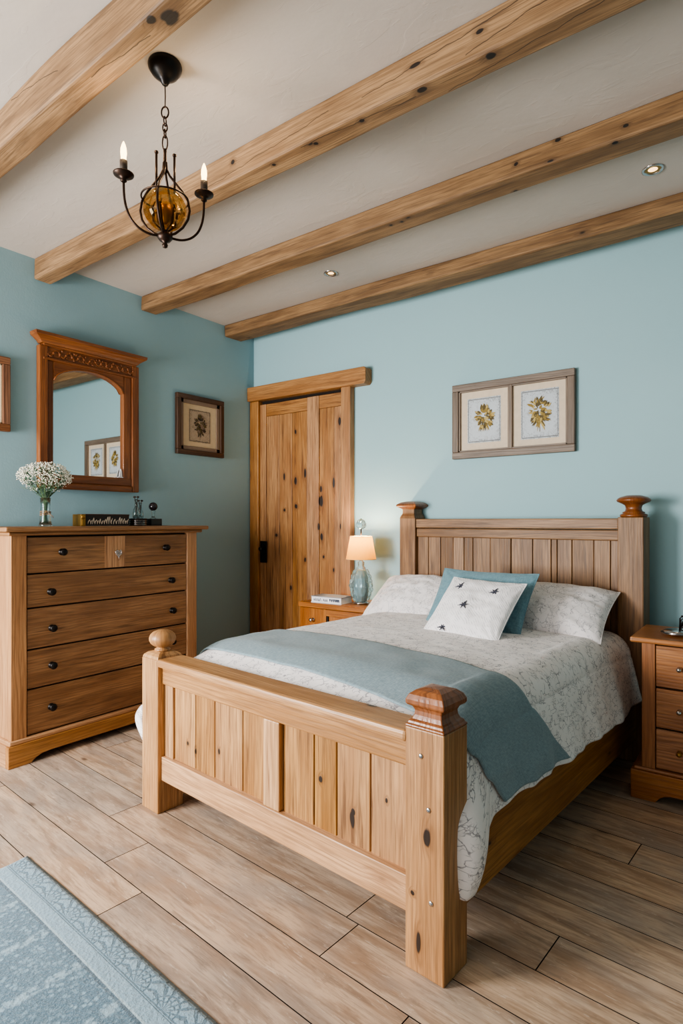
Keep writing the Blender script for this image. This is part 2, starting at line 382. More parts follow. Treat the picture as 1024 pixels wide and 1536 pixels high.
def m_toile(name, base, line, scale=1.0, amt=0.8, warm=None):
    """pale cotton with sketched grey sprig lines"""
    t = NT(name); uvv, u, v = t.uv()
    wp = t.noise(uvv, 9 * scale, 3, 0.6, 0, True); mxv = t.n('ShaderNodeVectorMath', operation='MULTIPLY_ADD')
    t.put(mxv.inputs[0], wp); mxv.inputs[1].default_value = (0.09 / scale,) * 3; t.put(mxv.inputs[2], uvv); wv = mxv.outputs[0]
    e1 = t.voro(wv, 17 * scale, 'DISTANCE_TO_EDGE'); e2 = t.voro(wv, 48 * scale, 'DISTANCE_TO_EDGE')
    m1 = t.step(t.noise(uvv, 14 * scale, 2), 0.42, 0.56); m2 = t.step(t.noise(uvv, 11 * scale, 2), 0.5, 0.6)
    l1 = t.math('MULTIPLY', t.step(e1, 0.012, 0.05, True), m1); l2 = t.math('MULTIPLY', t.step(e2, 0.02, 0.10, True), m2)
    ln = t.math('MAXIMUM', l1, t.math('MULTIPLY', l2, 0.8))
    tone = t.noise(uvv, 3.0, 3)
    b = t.mix(tone, base, warm or tuple(x * 0.9 for x in base[:3]) + (1,))
    c = t.mix(t.math('MULTIPLY', ln, amt), b, line)
    wv2 = t.noise(uvv, 700, 2); wr = t.noise(uvv, 14, 4, 0.6, 0.6)
    t.bsdf(c, 0.85, t.bump(t.math('ADD', t.math('MULTIPLY', wv2, 0.15), t.math('MULTIPLY', wr, 1.0)), 0.4, 0.006), Sheen_Weight=0.2); return t.m
M_DUVET = m_toile('sprigged_white_duvet', rgb(246, 242, 240), rgb(112, 108, 116), 1.6, 0.8, rgb(226, 216, 212))
M_PILLOW = m_toile('grey_sprig_pillowcase', rgb(234, 229, 228), rgb(126, 126, 134), 1.9, 0.7)
def m_weave(name, c0, c1, sc=1.0, rough=0.9):
    t = NT(name); uvv, u, v = t.uv()
    a = t.noise(t.vec(t.math('MULTIPLY', u, 260 * sc), t.math('MULTIPLY', v, 50 * sc)), 1.0, 3, 0.6)
    b = t.noise(t.vec(t.math('MULTIPLY', u, 40 * sc), t.math('MULTIPLY', v, 300 * sc)), 1.0, 3, 0.6)
    k = t.math('MULTIPLY', t.math('ADD', a, b), 0.5); c = t.mix(t.step(k, 0.35, 0.65), c0, c1)
    wr = t.noise(uvv, 6, 3, 0.5, 0.5)
    t.bsdf(c, rough, t.bump(t.math('ADD', t.math('MULTIPLY', k, 0.4), t.math('MULTIPLY', wr, 2.0)), 0.3, 0.004), Sheen_Weight=0.15); return t.m
M_THROW = m_weave('dusty_teal_throw', rgb(106, 126, 134), rgb(136, 154, 160))
M_TEAL = m_weave('teal_cushion_linen', rgb(90, 124, 136), rgb(116, 150, 160), 0.8)
def m_whitecush():
    t = NT('white_textured_cushion'); uvv, u, v = t.uv()
    w = t.noise(uvv, 8, 2, 0.5, 0, True); mv = t.n('ShaderNodeVectorMath', operation='MULTIPLY_ADD'); t.put(mv.inputs[0], w)
    mv.inputs[1].default_value = (0.05,) * 3; t.put(mv.inputs[2], uvv); s_ = t.sep(mv.outputs[0])
    ln = t.math('SINE', t.math('MULTIPLY', t.math('ADD', s_[0], s_[1]), 420.0)); ln = t.math('MULTIPLY', t.step(ln, 0.2, 0.9), t.step(t.noise(uvv, 40, 3), 0.4, 0.6))
    c = t.mix(t.math('MULTIPLY', ln, 0.42), rgb(236, 233, 233), rgb(150, 152, 162))
    t.bsdf(c, 0.9, t.bump(t.math('ADD', ln, t.noise(uvv, 20, 3)), 0.3, 0.003)); return t.m
M_WCUSH = m_whitecush()
M_MOTIF = plain('charcoal_thread', rgb(70, 72, 84), 0.9)
M_WHITE = plain('white_cotton', rgb(236, 236, 238), 0.9)

def m_glass(name, col=(1, 1, 1, 1), rough=0.02, tr=0.35):
    t = NT(name); g = t.n('ShaderNodeBsdfGlass'); g.inputs[0].default_value = col; g.inputs['Roughness'].default_value = rough; g.inputs['IOR'].default_value = 1.45
    tp = t.n('ShaderNodeBsdfTransparent'); tp.inputs[0].default_value = col
    mx = t.n('ShaderNodeMixShader'); mx.inputs[0].default_value = tr
    nz = t.noise(t.obj(), 30, 2); t.put(g.inputs['Normal'], t.bump(nz, 0.05, 0.002))
    t.t.links.new(g.outputs[0], mx.inputs[1]); t.t.links.new(tp.outputs[0], mx.inputs[2]); t.t.links.new(mx.outputs[0], t.out.inputs[0]); return t.m
M_GLASS = m_glass('clear_glass', (0.93, 0.97, 0.97, 1)); M_AMBER = m_glass('amber_glass', (0.90, 0.72, 0.46, 1), 0.03, 0.6)
M_CRYSTAL = m_glass('clear_crystal', (0.93, 0.98, 0.99, 1), 0.05, 0.45)
def m_emit(name, col, st, mixc=None):
    t = NT(name); e = t.n('ShaderNodeEmission'); e.inputs[0].default_value = col; e.inputs[1].default_value = st
    t.t.links.new(e.outputs[0], t.out.inputs[0]); return t.m
M_FLAME = m_emit('warm_candle_bulb', (1.0, 0.66, 0.30, 1), 9)
M_SPOTB = m_emit('spot_bulb', (1.0, 0.62, 0.28, 1), 3.5)
def m_shade():
    t = NT('cream_lampshade'); o = t.obj(); z = t.sep(o)[2]
    b = t.n('ShaderNodeBsdfDiffuse'); b.inputs[0].default_value = rgb(205, 155, 75)
    tl = t.n('ShaderNodeBsdfTranslucent'); tl.inputs[0].default_value = rgb(255, 180, 70)
    mx = t.n('ShaderNodeMixShader'); mx.inputs[0].default_value = 0.10
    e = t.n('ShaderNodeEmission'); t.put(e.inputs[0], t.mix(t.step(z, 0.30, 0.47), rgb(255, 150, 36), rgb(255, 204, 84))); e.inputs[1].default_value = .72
    ad = t.n('ShaderNodeAddShader')
    t.t.links.new(b.outputs[0], mx.inputs[1]); t.t.links.new(tl.outputs[0], mx.inputs[2]); t.t.links.new(mx.outputs[0], ad.inputs[0]); t.t.links.new(e.outputs[0], ad.inputs[1])
    t.t.links.new(ad.outputs[0], t.out.inputs[0]); return t.m
M_SHADE = m_shade()
def m_mirror():
    t = NT('mirror_glass'); b = t.bsdf((0.80, 0.83, 0.82, 1), 0.015, None, Metallic=1.0)
    t.put(b.inputs['Normal'], t.bump(t.noise(t.obj(), 2, 1), 0.01, 0.001)); return t.m
M_MIRROR = m_mirror()
def m_art(name, base, dark, edge=True, sc=14):
    t = NT(name); uvv, u, v = t.uv()
    n1 = t.noise(uvv, sc, 5, 0.7, 0.8); n2 = t.noise(uvv, sc * 4, 4, 0.7)
    c = t.mix(t.math('MULTIPLY', t.step(n1, 0.5, 0.7), 0.6), base, dark)
    if edge:
        du = t.math('ABSOLUTE', t.math('SUBTRACT', u, 0.5)); dv = t.math('ABSOLUTE', t.math('SUBTRACT', v, 0.5))
        ed = t.math('MAXIMUM', du, dv)
        ln = t.math('MULTIPLY', t.step(ed, 0.455, 0.465), t.step(ed, 0.475, 0.485, True))
        sh = t.math('MULTIPLY', t.step(ed, 0.3, 0.5), t.step(n2, 0.5, 0.62))
        c = t.mix(t.math('MULTIPLY', t.math('MAXIMUM', ln, sh), 0.8), c, tuple(x * 0.35 for x in dark[:3]) + (1,))
    t.bsdf(c, 0.7); return t.m
M_ART = m_art('mottled_blue_grey_print', rgb(190, 197, 202), rgb(142, 142, 142), sc=6)
M_ART2 = m_art('antique_sepia_print', rgb(168, 150, 128), rgb(98, 86, 70), sc=7)
M_OLIVE = plain('olive_gold_ink', rgb(146, 122, 58), 0.7); M_OLIVE2 = plain('dark_olive_ink', rgb(92, 78, 40), 0.7)
M_OLIVE3 = plain('pale_gold_ink', rgb(188, 164, 98), 0.7); M_INK = plain('dark_sepia_ink', rgb(62, 52, 42), 0.8)

# ================================================================== SETTING
def build_floor():
    m = MB(); ang = math.radians(-4.3); R = Matrix.Translation((-1.45, 1.165, 0)) @ Matrix.Rotation(ang, 4, 'Z')
    W, L = 0.178, 1.22; m.mat_i = 1
    m.box(XL, XR, YF, YB, -0.06, -0.012); m.mat_i = 0
    joints = {-1: -0.27, 0: -0.53, 1: -0.84, 2: 0.33, 3: -0.35, 4: 0.0, 5: -1.0, 6: 0.55, 7: 0.92}
    for r in range(-26, 18):
        off = joints.get(r, rnd.uniform(0, L)); k0 = -6
        y0, y1 = r * W, (r + 1) * W
        for k in range(-5, 6):
            x0 = off + k * L; x1 = x0 + L
            # keep only boards inside the room, trimmed to its rectangle
            xs = []
            c = R @ Vector(((x0 + x1) / 2, (y0 + y1) / 2, 0))
            if c.x < XL - 0.7 or c.x > XR + 0.7 or c.y < YF - 0.2 or c.y > YB + 0.2: continue
            g = 0.0017
            poly = [R @ Vector((x0 + g, y0 + g, 0)), R @ Vector((x1 - g, y0 + g, 0)), R @ Vector((x1 - g, y1 - g, 0)), R @ Vector((x0 + g, y1 - g, 0))]
            P = [(p.x, p.y) for p in poly]
            def clip(P, ax, val, keep_less):
                out = []
                for i in range(len(P)):
                    a, b = P[i], P[(i + 1) % len(P)]
                    ia = (a[ax] <= val) if keep_less else (a[ax] >= val); ib = (b[ax] <= val) if keep_less else (b[ax] >= val)
                    if ia: out.append(a)
                    if ia != ib:
                        t = (val - a[ax]) / (b[ax] - a[ax]); out.append((a[0] + t * (b[0] - a[0]), a[1] + t * (b[1] - a[1])))
                return out
            for ax, val, kl in ((0, XL, False), (0, XR, True), (1, YF, False), (1, YB, True)):
                if P: P = clip(P, ax, val, kl)
            if len(P) < 3: continue
            tint = rnd.random(); ou, ov = rnd.uniform(-30, 30), rnd.uniform(-30, 30); Ri = R.inverted()
            n = len(P); b = len(m.v)
            for z in (-0.012, 0.0):
                for p in P: m.v.append((p[0], p[1], z))
            uvp = []
            for p in P:
                q = Ri @ Vector((p[0], p[1], 0)); uvp.append((q.x + ou, q.y + ov))
            m.face([b + n + i for i in range(n)], uvp, tint)
            for i in range(n):
                j = (i + 1) % n; m.mat_i = 1; m.face([b + i, b + j, b + n + j, b + n + i], [uvp[i], uvp[j], uvp[j], uvp[i]], tint); m.mat_i = 0
    tag(m.build('floor', [M_FLOOR, M_SHADOWGAP]), kind='structure')
build_floor()
tag(MB().box(XL - .12, XR + .12, YF, YB + .12, H, H + .12).build('ceiling', M_CEIL), kind='structure')
tag(MB().box(XL - .12, XL, YF, YB, -.06, H).build('wall_left', M_WALL_SHADED), kind='structure')
tag(MB().box(XL - .12, XR + .12, YB, YB + .12, -.06, H).build('wall_back', M_WALL), kind='structure')
tag(MB().box(XR, XR + .12, YF, YB, -.06, H).build('wall_right', M_WALL), kind='structure')

# ceiling beams: (front Y, back Y, bottom z)
def beam(label, y0, y1, z0, mat, seed, off, wob=0.014, tint=.5, skew=0.0):
    Mx = Matrix.Translation((XL, y0, 0)) @ Matrix.Rotation(math.radians(skew), 4, 'Z') @ Matrix.Translation((-XL, -y0, 0))
    o = MB().box(XL + .004, XR - .01, y0, y1, z0, H, 'x', tint=tint, off=off, seg=70, wob=wob, seed=seed, M=Mx).build('ceiling_beam', mat, bevel=.012, seg=3)
    return tag(o, label, 'beam')
beam('thick hewn oak ceiling beam nearest the viewer, beside the chandelier rose', 1.058, 1.155, 2.70, M_BEAM1, 3, (0, 0), 0.014, skew=-1.4)
beam('long cracked oak ceiling beam behind the chandelier with round dark knots', 1.735, 1.835, 2.712, M_BEAM2, 11, (0, 0), 0.010)
beam('oak ceiling beam in front of the two recessed spotlights', 2.475, 2.605, 2.735, M_BEAM3, 23, (0, 0), 0.010, .35)
beam('slimmer oak ceiling beam closest to the headboard wall', 3.25, 3.43, 2.748, M_BEAM, 31, (-5.2, 2.6), 0.010, .25)

# door on the back wall
def build_door():
    d = bpy.data.objects.new('door_1', None); C.objects.link(d); d.location = (-3.05, YB, 0); tag(d, kind='structure')
    ox, oy = -3.05, YB
    B = lambda m, x0, x1, y0, y1, z0, z1, ax='z', **k: m.box(x0 - ox, x1 - ox, y0 - oy, y1 - oy, z0, z1, ax, **k)
    leaf = MB(); edges = [-3.50, -3.43, -3.285, -3.145, -2.985, -2.865, -2.72, -2.62]
    for a, b in zip(edges[:-1], edges[1:]):
        if a in (-3.50, -2.985):
            B(leaf, a + .0015, b - .0015, 3.552, 3.58, .01, 2.228, off=(0, a))
        else: B(leaf, a + .0015, b - .0015, 3.558, 3.58, .01, 2.125, off=(0, a))
    B(leaf, -3.43, -2.985, 3.556, 3.58, 2.127, 2.228, 'x'); B(leaf, -2.865, -2.62, 3.556, 3.58, 2.127, 2.228, 'x')
    leaf.build('door_leaf', M_LEAF, d, bevel=.0025)
    j = MB(); B(j, -3.60, -3.50, 3.53, YB, 0, 2.26).build('jamb', M_DOOR, d, bevel=.006)
    j = MB(); B(j, -2.635, -2.55, 3.53, YB, 0, 2.275).build('jamb', M_DOOR, d, bevel=.006)
    l = MB(); P = [(-3.606, 2.262), (-2.41, 2.252), (-2.395, 2.27), (-2.395, 2.362), (-2.41, 2.375), (-3.606, 2.378)]
    l.prism([(x - ox, z) for x, z in P], 'y', 3.505 - oy, YB - oy, 'x'); l.build('lintel', M_DOOR, d, bevel=.004)
    g = MB(); B(g, -3.50, -2.635, 3.583, 3.589, 0, 2.27).build('door_gap_shade', M_SHADOWGAP, d)  # flat dark sheet stands in for the shade in the gap round the leaf
    h = MB(); B(h, -3.49, -3.415, 3.542, 3.553, .905, 1.085); h.build('latch_plate', M_IRON, d, bevel=.004)
    h = MB(); h.loft([(.010, 0), (.010, .02), (.019, .026), (.021, .036), (.012, .046), (0, .048)], 16, M=Matrix.Translation((-3.452 - ox, 3.542 - oy, 1.02)) @ Matrix.Rotation(PI / 2, 4, 'X'))
    h.build('door_knob', M_IRON, d)
build_door()
# skirting is not visible in the photograph: the paint runs down to the boards

# recessed spotlights
for x, y, lb in ((-.455, 2.965, 'recessed ceiling spotlight on the right, above the bed side'), (-2.30, 2.975, 'recessed ceiling spotlight in the middle, towards the door')):
    t = thing('recessed_spotlight', lb, 'spotlight', (x, y, H), group='recessed ceiling spotlights')
    MB().loft([(.046, 0), (.046, -.004), (.040, -.007), (.034, -.004), (.031, 0.0), (.031, .02)], 32, cap=False).build('trim_ring', M_SILVER, t)
    MB().loft([(.0, -.002), (.016, -.002), (.02, 0), (.022, .0)], 20, cap=False).build('bulb', M_SPOTB, t)
    MB().loft([(.033, -.0015), (.022, -.001), (.02, -.001)], 28, cap=False).build('reflector', M_GOLDM, t)
    l = bpy.data.lights.new('spot', 'SPOT'); l.energy = 7; l.color = (1, .8, .58); l.spot_size = 1.6; l.spot_blend = .8; l.shadow_soft_size = .03
    o = bpy.data.objects.new('spot_lamp', l); C.objects.link(o); o.location = (x, y, H - .02); o.parent = None

# ================================================================== BED
BA = math.radians(-4.77); BO = (-2.246, 1.547, 0)
BM = Matrix.Translation(BO) @ Matrix.Rotation(BA, 4, 'Z')
def build_bed():
    b = thing('bed', 'pine double bed with panelled footboard, square posts and plank headboard', 'bed', BO, BA)
    W = 1.535
    def bx(name, mat, *a, bevel=.004, **k): return MB().box(*a, **k).build(name, mat, b, bevel=bevel)
    # foot posts
    p = MB().loft([(.063, 0), (.063, .655), (.060, .668), (.048, .676), (.030, .682)], 4, cx=.063, cy=.063)
    p = MB(); p.box(0, .126, 0, .126, 0, .655, 'z', tint=.6, off=(2.2, 3.1)); p.loft([(.063, .655), (.058, .668), (.046, .677), (.03, .682)], 4, cx=.063, cy=.063, tint=.6)
    lp = p.build('foot_post', M_PINE, b, bevel=.004)
    f = MB().loft([(.028, .680), (.034, .684), (.034, .690), (.024, .694), (.024, .698), (.038, .704), (.050, .714), (.057, .727), (.058, .738), (.053, .752), (.042, .763), (.024, .771), (0, .774)], 28, cx=.063, cy=.063)
    lbl(f.build('finial', M_PINE_RAIL, lp), 'round turned ball finial')
    rp = MB().box(W - .126, W, 0, .126, 0, .676, 'z', tint=.6, off=(0, 0)).build('foot_post', M_POST, b, bevel=.004)
    # the post's front face has its knots
    f = MB().loft([(.064, .676), (.064, .683), (.058, .686), (.058, .692), (.050, .697), (.045, .708), (.044, .720), (.049, .731), (.060, .737), (.063, .742), (.063, .752), (.056, .766), (.042, .777), (.022, .783), (0, .785)], 4, cx=W - .063, cy=.063)
    lbl(f.build('finial', M_FINIAL, rp, bevel=.003), 'dark square pyramid cap')
    for (u, z) in ((1.462, .604), (1.487, .463), (1.495, .212)):
        h = MB().ball((u, -.001, z), .0075, 12, 6, (1, .5, 1)); h.build('bolt', M_SILVER, rp)
    # footboard
    bx('cap_rail', M_PINE_RAIL, .122, 1.413, -.004, .128, .628, .662, ax='x', bevel=.010)
    bx('upper_rail', M_PINE_RAIL, .124, 1.411, .022, .10, .552, .628, ax='x')
    bx('lower_rail', M_PINE_RAIL, .124, 1.411, .018, .104, .140, .243, ax='x')
    bx('centre_stile', M_PINE, .779, .862, .022, .10, .243, .552, ax='z')
    m = MB()
    for E in ([.124, .19, .342, .470, .642, .779], [.862, 1.012, 1.113, 1.251, 1.411]):
        for i, (a, c) in enumerate(zip(E[:-1], E[1:])): m.box(a + .002, c - .002, .042 if i or a > .5 else .034, .078, .235, .556, 'z', off=(0, a))
    m.build('footboard_panel', M_PANEL, b, bevel=.004)
    bx('panel_backing', M_SHADOWGAP, .124, 1.411, .078, .084, .235, .556, bevel=0)
    # head posts
    p = MB(); p.box(0, .126, 1.93, 2.05, 0, 1.27, 'z', tint=.5)
    p.loft([(.063, 1.27), (.058, 1.285), (.050, 1.300), (.048, 1.308), (.048, 1.33), (.050, 1.332)], 4, cx=.063, cy=1.99, tint=.5)
    hp = p.build('head_post', M_HEAD, b, bevel=.004)
    f = MB().loft([(.050, 1.332), (.054, 1.336), (.078, 1.350), (.083, 1.357), (.078, 1.366), (.058, 1.379), (.03, 1.387), (0, 1.389)], 4, cx=.063, cy=1.99)
    lbl(f.build('finial', M_FINIAL, hp, bevel=.004), 'low square mushroom cap')
    hp = MB().box(W - .126, W, 1.93, 2.05, 0, 1.272, 'z', tint=.42).build('head_post', M_HEAD, b, bevel=.004)
    f = MB().loft([(.060, 1.272), (.066, 1.276), (.066, 1.286), (.052, 1.292), (.056, 1.298), (.042, 1.304), (.038, 1.318), (.042, 1.334), (.058, 1.344), (.080, 1.354), (.084, 1.362), (.078, 1.370), (.066, 1.378), (.036, 1.387), (.0, 1.389)], 36, cx=W - .063, cy=1.99)
    lbl(f.build('finial', M_FINIAL, hp), 'turned disc finial on a waisted neck')
    bx('head_cap_rail', M_HEAD, .124, 1.411, 1.94, 2.02, 1.207, 1.266, ax='x', bevel=.006)
    bx('head_rail', M_HEAD, .124, 1.411, 1.948, 2.015, 1.146, 1.204, ax='x', bevel=.006)
    m = MB(); E = [.124, .21, .304, .40, .477, .54, .66, .797, .93, 1.041, 1.075, 1.158, 1.277, 1.364, 1.411]
    for i, (a, c) in enumerate(zip(E[:-1], E[1:])):
        g = .0035 if i in (6, 8) else .0012
        m.box(a + .0012, c - g, 1.962 + .004 * ((i * 7) % 3) / 2, 1.995, .30, 1.15, 'z')
    m.build('headboard_panel', M_HEAD, b, bevel=.003)
    bx('headboard_backing', M_SHADOWGAP, .124, 1.411, 1.995, 2.0, .3, 1.2, bevel=0)
    bx('side_rail', M_RAIL, 1.462, 1.502, .122, 1.934, .125, .37, ax='y')
    bx('side_rail', M_RAIL, .033, .073, .122, 1.934, .125, .37, ax='y')
    m = MB()
    for k in range(12): m.box(.07, 1.465, .16 + k * .15, .25 + k * .15, .272, .295, 'x')
    m.build('slats', M_RAIL, b)
    return b
build_bed()
m = MB().box(.078, 1.457, .14, 1.925, .297, .60, tint=.5)
tag(m.build('mattress', M_WHITE, bevel=.05, seg=4, matrix=BM.copy()), 'white mattress under the duvet on the pine bed', 'mattress')

def ss(x, a, b):
    t = min(1, max(0, (x - a) / (b - a))); return t * t * (3 - 2 * t)
def lerpt(x, T):
    if x <= T[0][0]: return T[0][1]
    for (a, p), (c, q) in zip(T[:-1], T[1:]):
        if x <= c: return p + (q - p) * ss(x, a, c) if False else p + (q - p) * (x - a) / (c - a)
    return T[-1][1]
CU = .7675
def bed_surface(q, v, lift=0.0):
    """q 0..1: left hem, over the top, right hem.  v: distance from the foot. returns local u, v, z"""
    n3 = noise.noise(Vector((q * 7, v * 4.1, .3))); n4 = noise.noise(Vector((q * 19, v * 11, 5.3)))
    side = 1 if q > .5 else -1; aq = abs(q - .5) * 2      # 0 centre .. 1 hem
    foot = 1 - ss(v, .12, .36); head = ss(v, 1.45, 1.93)
    ztop = .712 - .055 * foot - .03 * head
    a = .705; R = .115
    if aq < .5:                                           # top
        x = aq / .5; uu = (a - R) * x; crown = .018 * (1 - x * x)
        z = ztop - .018 + crown + .006 * n3 + .0035 * n4; nrm = (0, 0, 1); sidef = 0
        u = CU + side * uu
        return Vector((u, v + (.0 if v > .2 else 0), z + lift))
    x = (aq - .5) / .5
    vv = v
    x0 = max(0, (x - .34) / .66)
    if v < .45: vv = v - (.088 if side > 0 else .125) * ss(x0, .0, .4) * (1 - ss(v, .12, .45))
    if side > 0:
        hem = lerpt(vv, [(.03, .27), (.06, .215), (.10, .19), (.15, .185), (.20, .245), (.235, .335), (.27, .368), (.4, .37), (.7, .352), (1.0, .34), (1.6, .32), (1.95, .33)])
    else:
        hem = lerpt(vv, [(.03, .25), (.12, .245), (.2, .30), (.3, .33), (1.95, .33)])
    hem += .007 * noise.noise(Vector((v * 13, side, 2)))
    corner = ss(x, 0, .34); th = corner * PI / 2
    zc = ztop - .018 - R
    if x < .34:
        u = (a - R) + R * math.sin(th) * 1.05; z = zc + R * math.cos(th)
        drop = 0
    else:
        drop = (x - .34) / .66; z = zc + (hem - zc) * drop; u = (a - R) + R * 1.05
    fl = .062 if side > 0 else .05
    u += fl * (drop ** .8) * (1 - .25 * head)
    vf = math.sin(v * 2 * PI / .31 + 1.2 + 1.5 * n3) * .5 + math.sin(v * 2 * PI / .17 + drop * 1.2) * .25
    u += .012 * vf * drop
    if side > 0: u += .062 * math.exp(-((vv - .14) / .11) ** 2) * math.sin(PI * min(1, drop * .85 + .08)) 
    else: u += .135 * math.exp(-((vv - .02) / .16) ** 2) * math.exp(-((z - .36) / .10) ** 2)
    tuck = 1 - (ss(v, .132, .20) if side > 0 else ss(v, .132, .150))
    u -= (.11 if side < 0 else .05) * tuck * tuck * drop ** .5
    u += (.010 * n3 + .006 * n4) * (.3 + .7 * drop)
    z += .004 * n4
    return Vector((CU + side * (u + lift * ss(x, 0, .34)), vv, z + lift * (1 - ss(x, 0, .34))))
def duvet():
    m = MB(); v0, v1 = .132, 1.925
    def fn(a, b):
        return bed_surface(a, v0 + (v1 - v0) * b)
    arc = lambda a: (a - .5) * 2.5
    m.grid(fn, 200, 210, uvfn=lambda a, b: (arc(a), v0 + (v1 - v0) * b))
    o = m.build('duvet', M_DUVET, matrix=BM.copy())
    s = o.modifiers.new('thick', 'SOLIDIFY'); s.thickness = .014; s.offset = -1
    tag(o, 'white duvet with fine grey sprig pattern, spread over the pine bed', 'duvet')
    t = MB()
    near = [(.0, .30), (.25, .235), (.5, .222), (.65, .198), (.70, .178), (.745, .158), (.80, .185), (.84, .235), (.90, .29), (.985, .345), (1, .35)]
    far = [(.0, .66), (.25, .64), (.4, .66), (.6, .645), (.7, .615), (.75, .60), (.80, .63), (.88, .73), (.985, .86), (1, .87)]
    def ft(a, b):
        q = .13 + (.985 - .13) * a; v = lerpt(q, near) * (1 - b) + lerpt(q, far) * b
        # a smoothed edge
        v = (v + lerpt(min(1, q + .012), near) * (1 - b) + lerpt(min(1, q + .012), far) * b + lerpt(q - .012, near) * (1 - b) + lerpt(q - .012, far) * b) / 3
        return bed_surface(q, v, .011)
    t.grid(ft, 180, 50, uvfn=lambda a, b: (.13 + a * 2.1, b * .45))
    o = t.build('bed_throw', M_THROW, matrix=BM.copy())
    s = o.modifiers.new('thick', 'SOLIDIFY'); s.thickness = .007; s.offset = -.2
    tag(o, 'dusty blue woven throw laid across the foot of the bed', 'throw')
duvet()

# ------------------------------------------------------------------ pillows
def frame(center, xd, yd):
    x = Vector(xd).normalized(); y = Vector(yd); y = (y - x * y.dot(x)).normalized(); z = x.cross(y)
    m = Matrix.Identity(4)
    for i in range(3): m[i][0], m[i][1], m[i][2], m[i][3] = x[i], y[i], z[i], center[i]
    return BM @ m
def pillow(name, mat, center, xd, yd, w, h, t, label, cat, seed=0, pin=.07, back=None, sag=0.0, power=.5):
    m = MB(); N = 56
    def pt(a, b, sgn):
        x, y = a * 2 - 1, b * 2 - 1
        f = (max(0, 1 - x ** 2) * max(0, 1 - y ** 2)) ** power
        X = x * (1 - pin * (1 - y * y) * abs(x) ** 2); Y = y * (1 - pin * 1.2 * (1 - x * x) * abs(y) ** 2)
        n = noise.noise(Vector((x * 1.7 + seed, y * 1.7, sgn))); n2 = noise.noise(Vector((x * 5 + seed, y * 5, sgn * 2)))
        z = sgn * t / 2 * f * (1 + .22 * n + .10 * n2)
        # small pleats running in from the corners
        r = math.hypot(abs(x) - 1, abs(y) - 1)
        z += sgn * .006 * math.sin(math.atan2(1 - abs(y), 1 - abs(x) + 1e-6) * 14) * math.exp(-r * 3.2) * min(1, f * 5)
        z += sag * (x * x + .4 * y * y - .5)
        return Vector((X * w / 2, Y * h / 2, z + .002 * sgn * 0))
    m.grid(lambda a, b: pt(a, b, 1), N, N, uvfn=lambda a, b: (a * w + seed, b * h))
    m.grid(lambda a, b: pt(a, b, -1), N, N, uvfn=lambda a, b: (a * w + seed + 1, b * h), flip=True)
    o = m.build(name, mat, matrix=frame(center, xd, yd)); tag(o, label, cat)
    # piped seam round the edge
    pts = []
    for k in range(4 * 24):
        s_, r = divmod(k, 24); r /= 24
        a, b = [(r, 0), (1, r), (1 - r, 1), (0, 1 - r)][s_]
        pts.append(pt(a, b, 1))
    MB().tube(pts, .0028, 6, closed=True).build('seam', back or mat, o)
    return o, pt
pillow('pillow', M_PILLOW, (.265, 1.725, .765), (1, -.03, .02), (-.02, .80, .60), .66, .40, .19, 'white sprig-patterned pillow on the left by the lamp', 'pillow', 3, sag=-.02)
pillow('pillow', M_PILLOW, (1.10, 1.70, .778), (1, .03, .03), (.42, .80, .47), .68, .42, .21, 'grey sprig-patterned pillow on the right by the tall finial', 'pillow', 9, pin=.045, sag=-.02)
pillow('cushion', M_TEAL, (.868, 1.43, .824), (1, -.02, .0), (.03, .58, .80), .56, .39, .12, 'plain teal linen cushion behind the white embroidered cushion', 'cushion', 15, pin=.05)
o, pt = pillow('cushion', M_WCUSH, (.932, 1.255, .815), (1, -.03, -.02), (-.08, .74, .64), .415, .40, .12, 'white cushion with small dark embroidered flowers, frontmost on the bed', 'cushion', 21, pin=.05)
for (a, b) in ((.25, .76), (.73, .72), (.46, .42), (.30, .08)):
    c = pt(a, b, 1); k = MB()
    for i in range(6):
        an = i * PI / 3 + .3; d = Vector((math.cos(an), math.sin(an), 0)); r = .019 + .006 * (i % 2)
        k.tube([c + Vector((0, 0, .0025)), c + d * r * .5 + Vector((0, 0, .0035)), c + d * r + Vector((0, 0, .001))], [.0015, .0042, .0012], 6)
        k.ball(c + d * r * 1.05 + Vector((0, 0, .001)), .0028, 6, 4)
    k.ball(c + Vector((0, 0, .003)), .004, 8, 5)
    k.build('embroidered_flower', M_MOTIF, o)

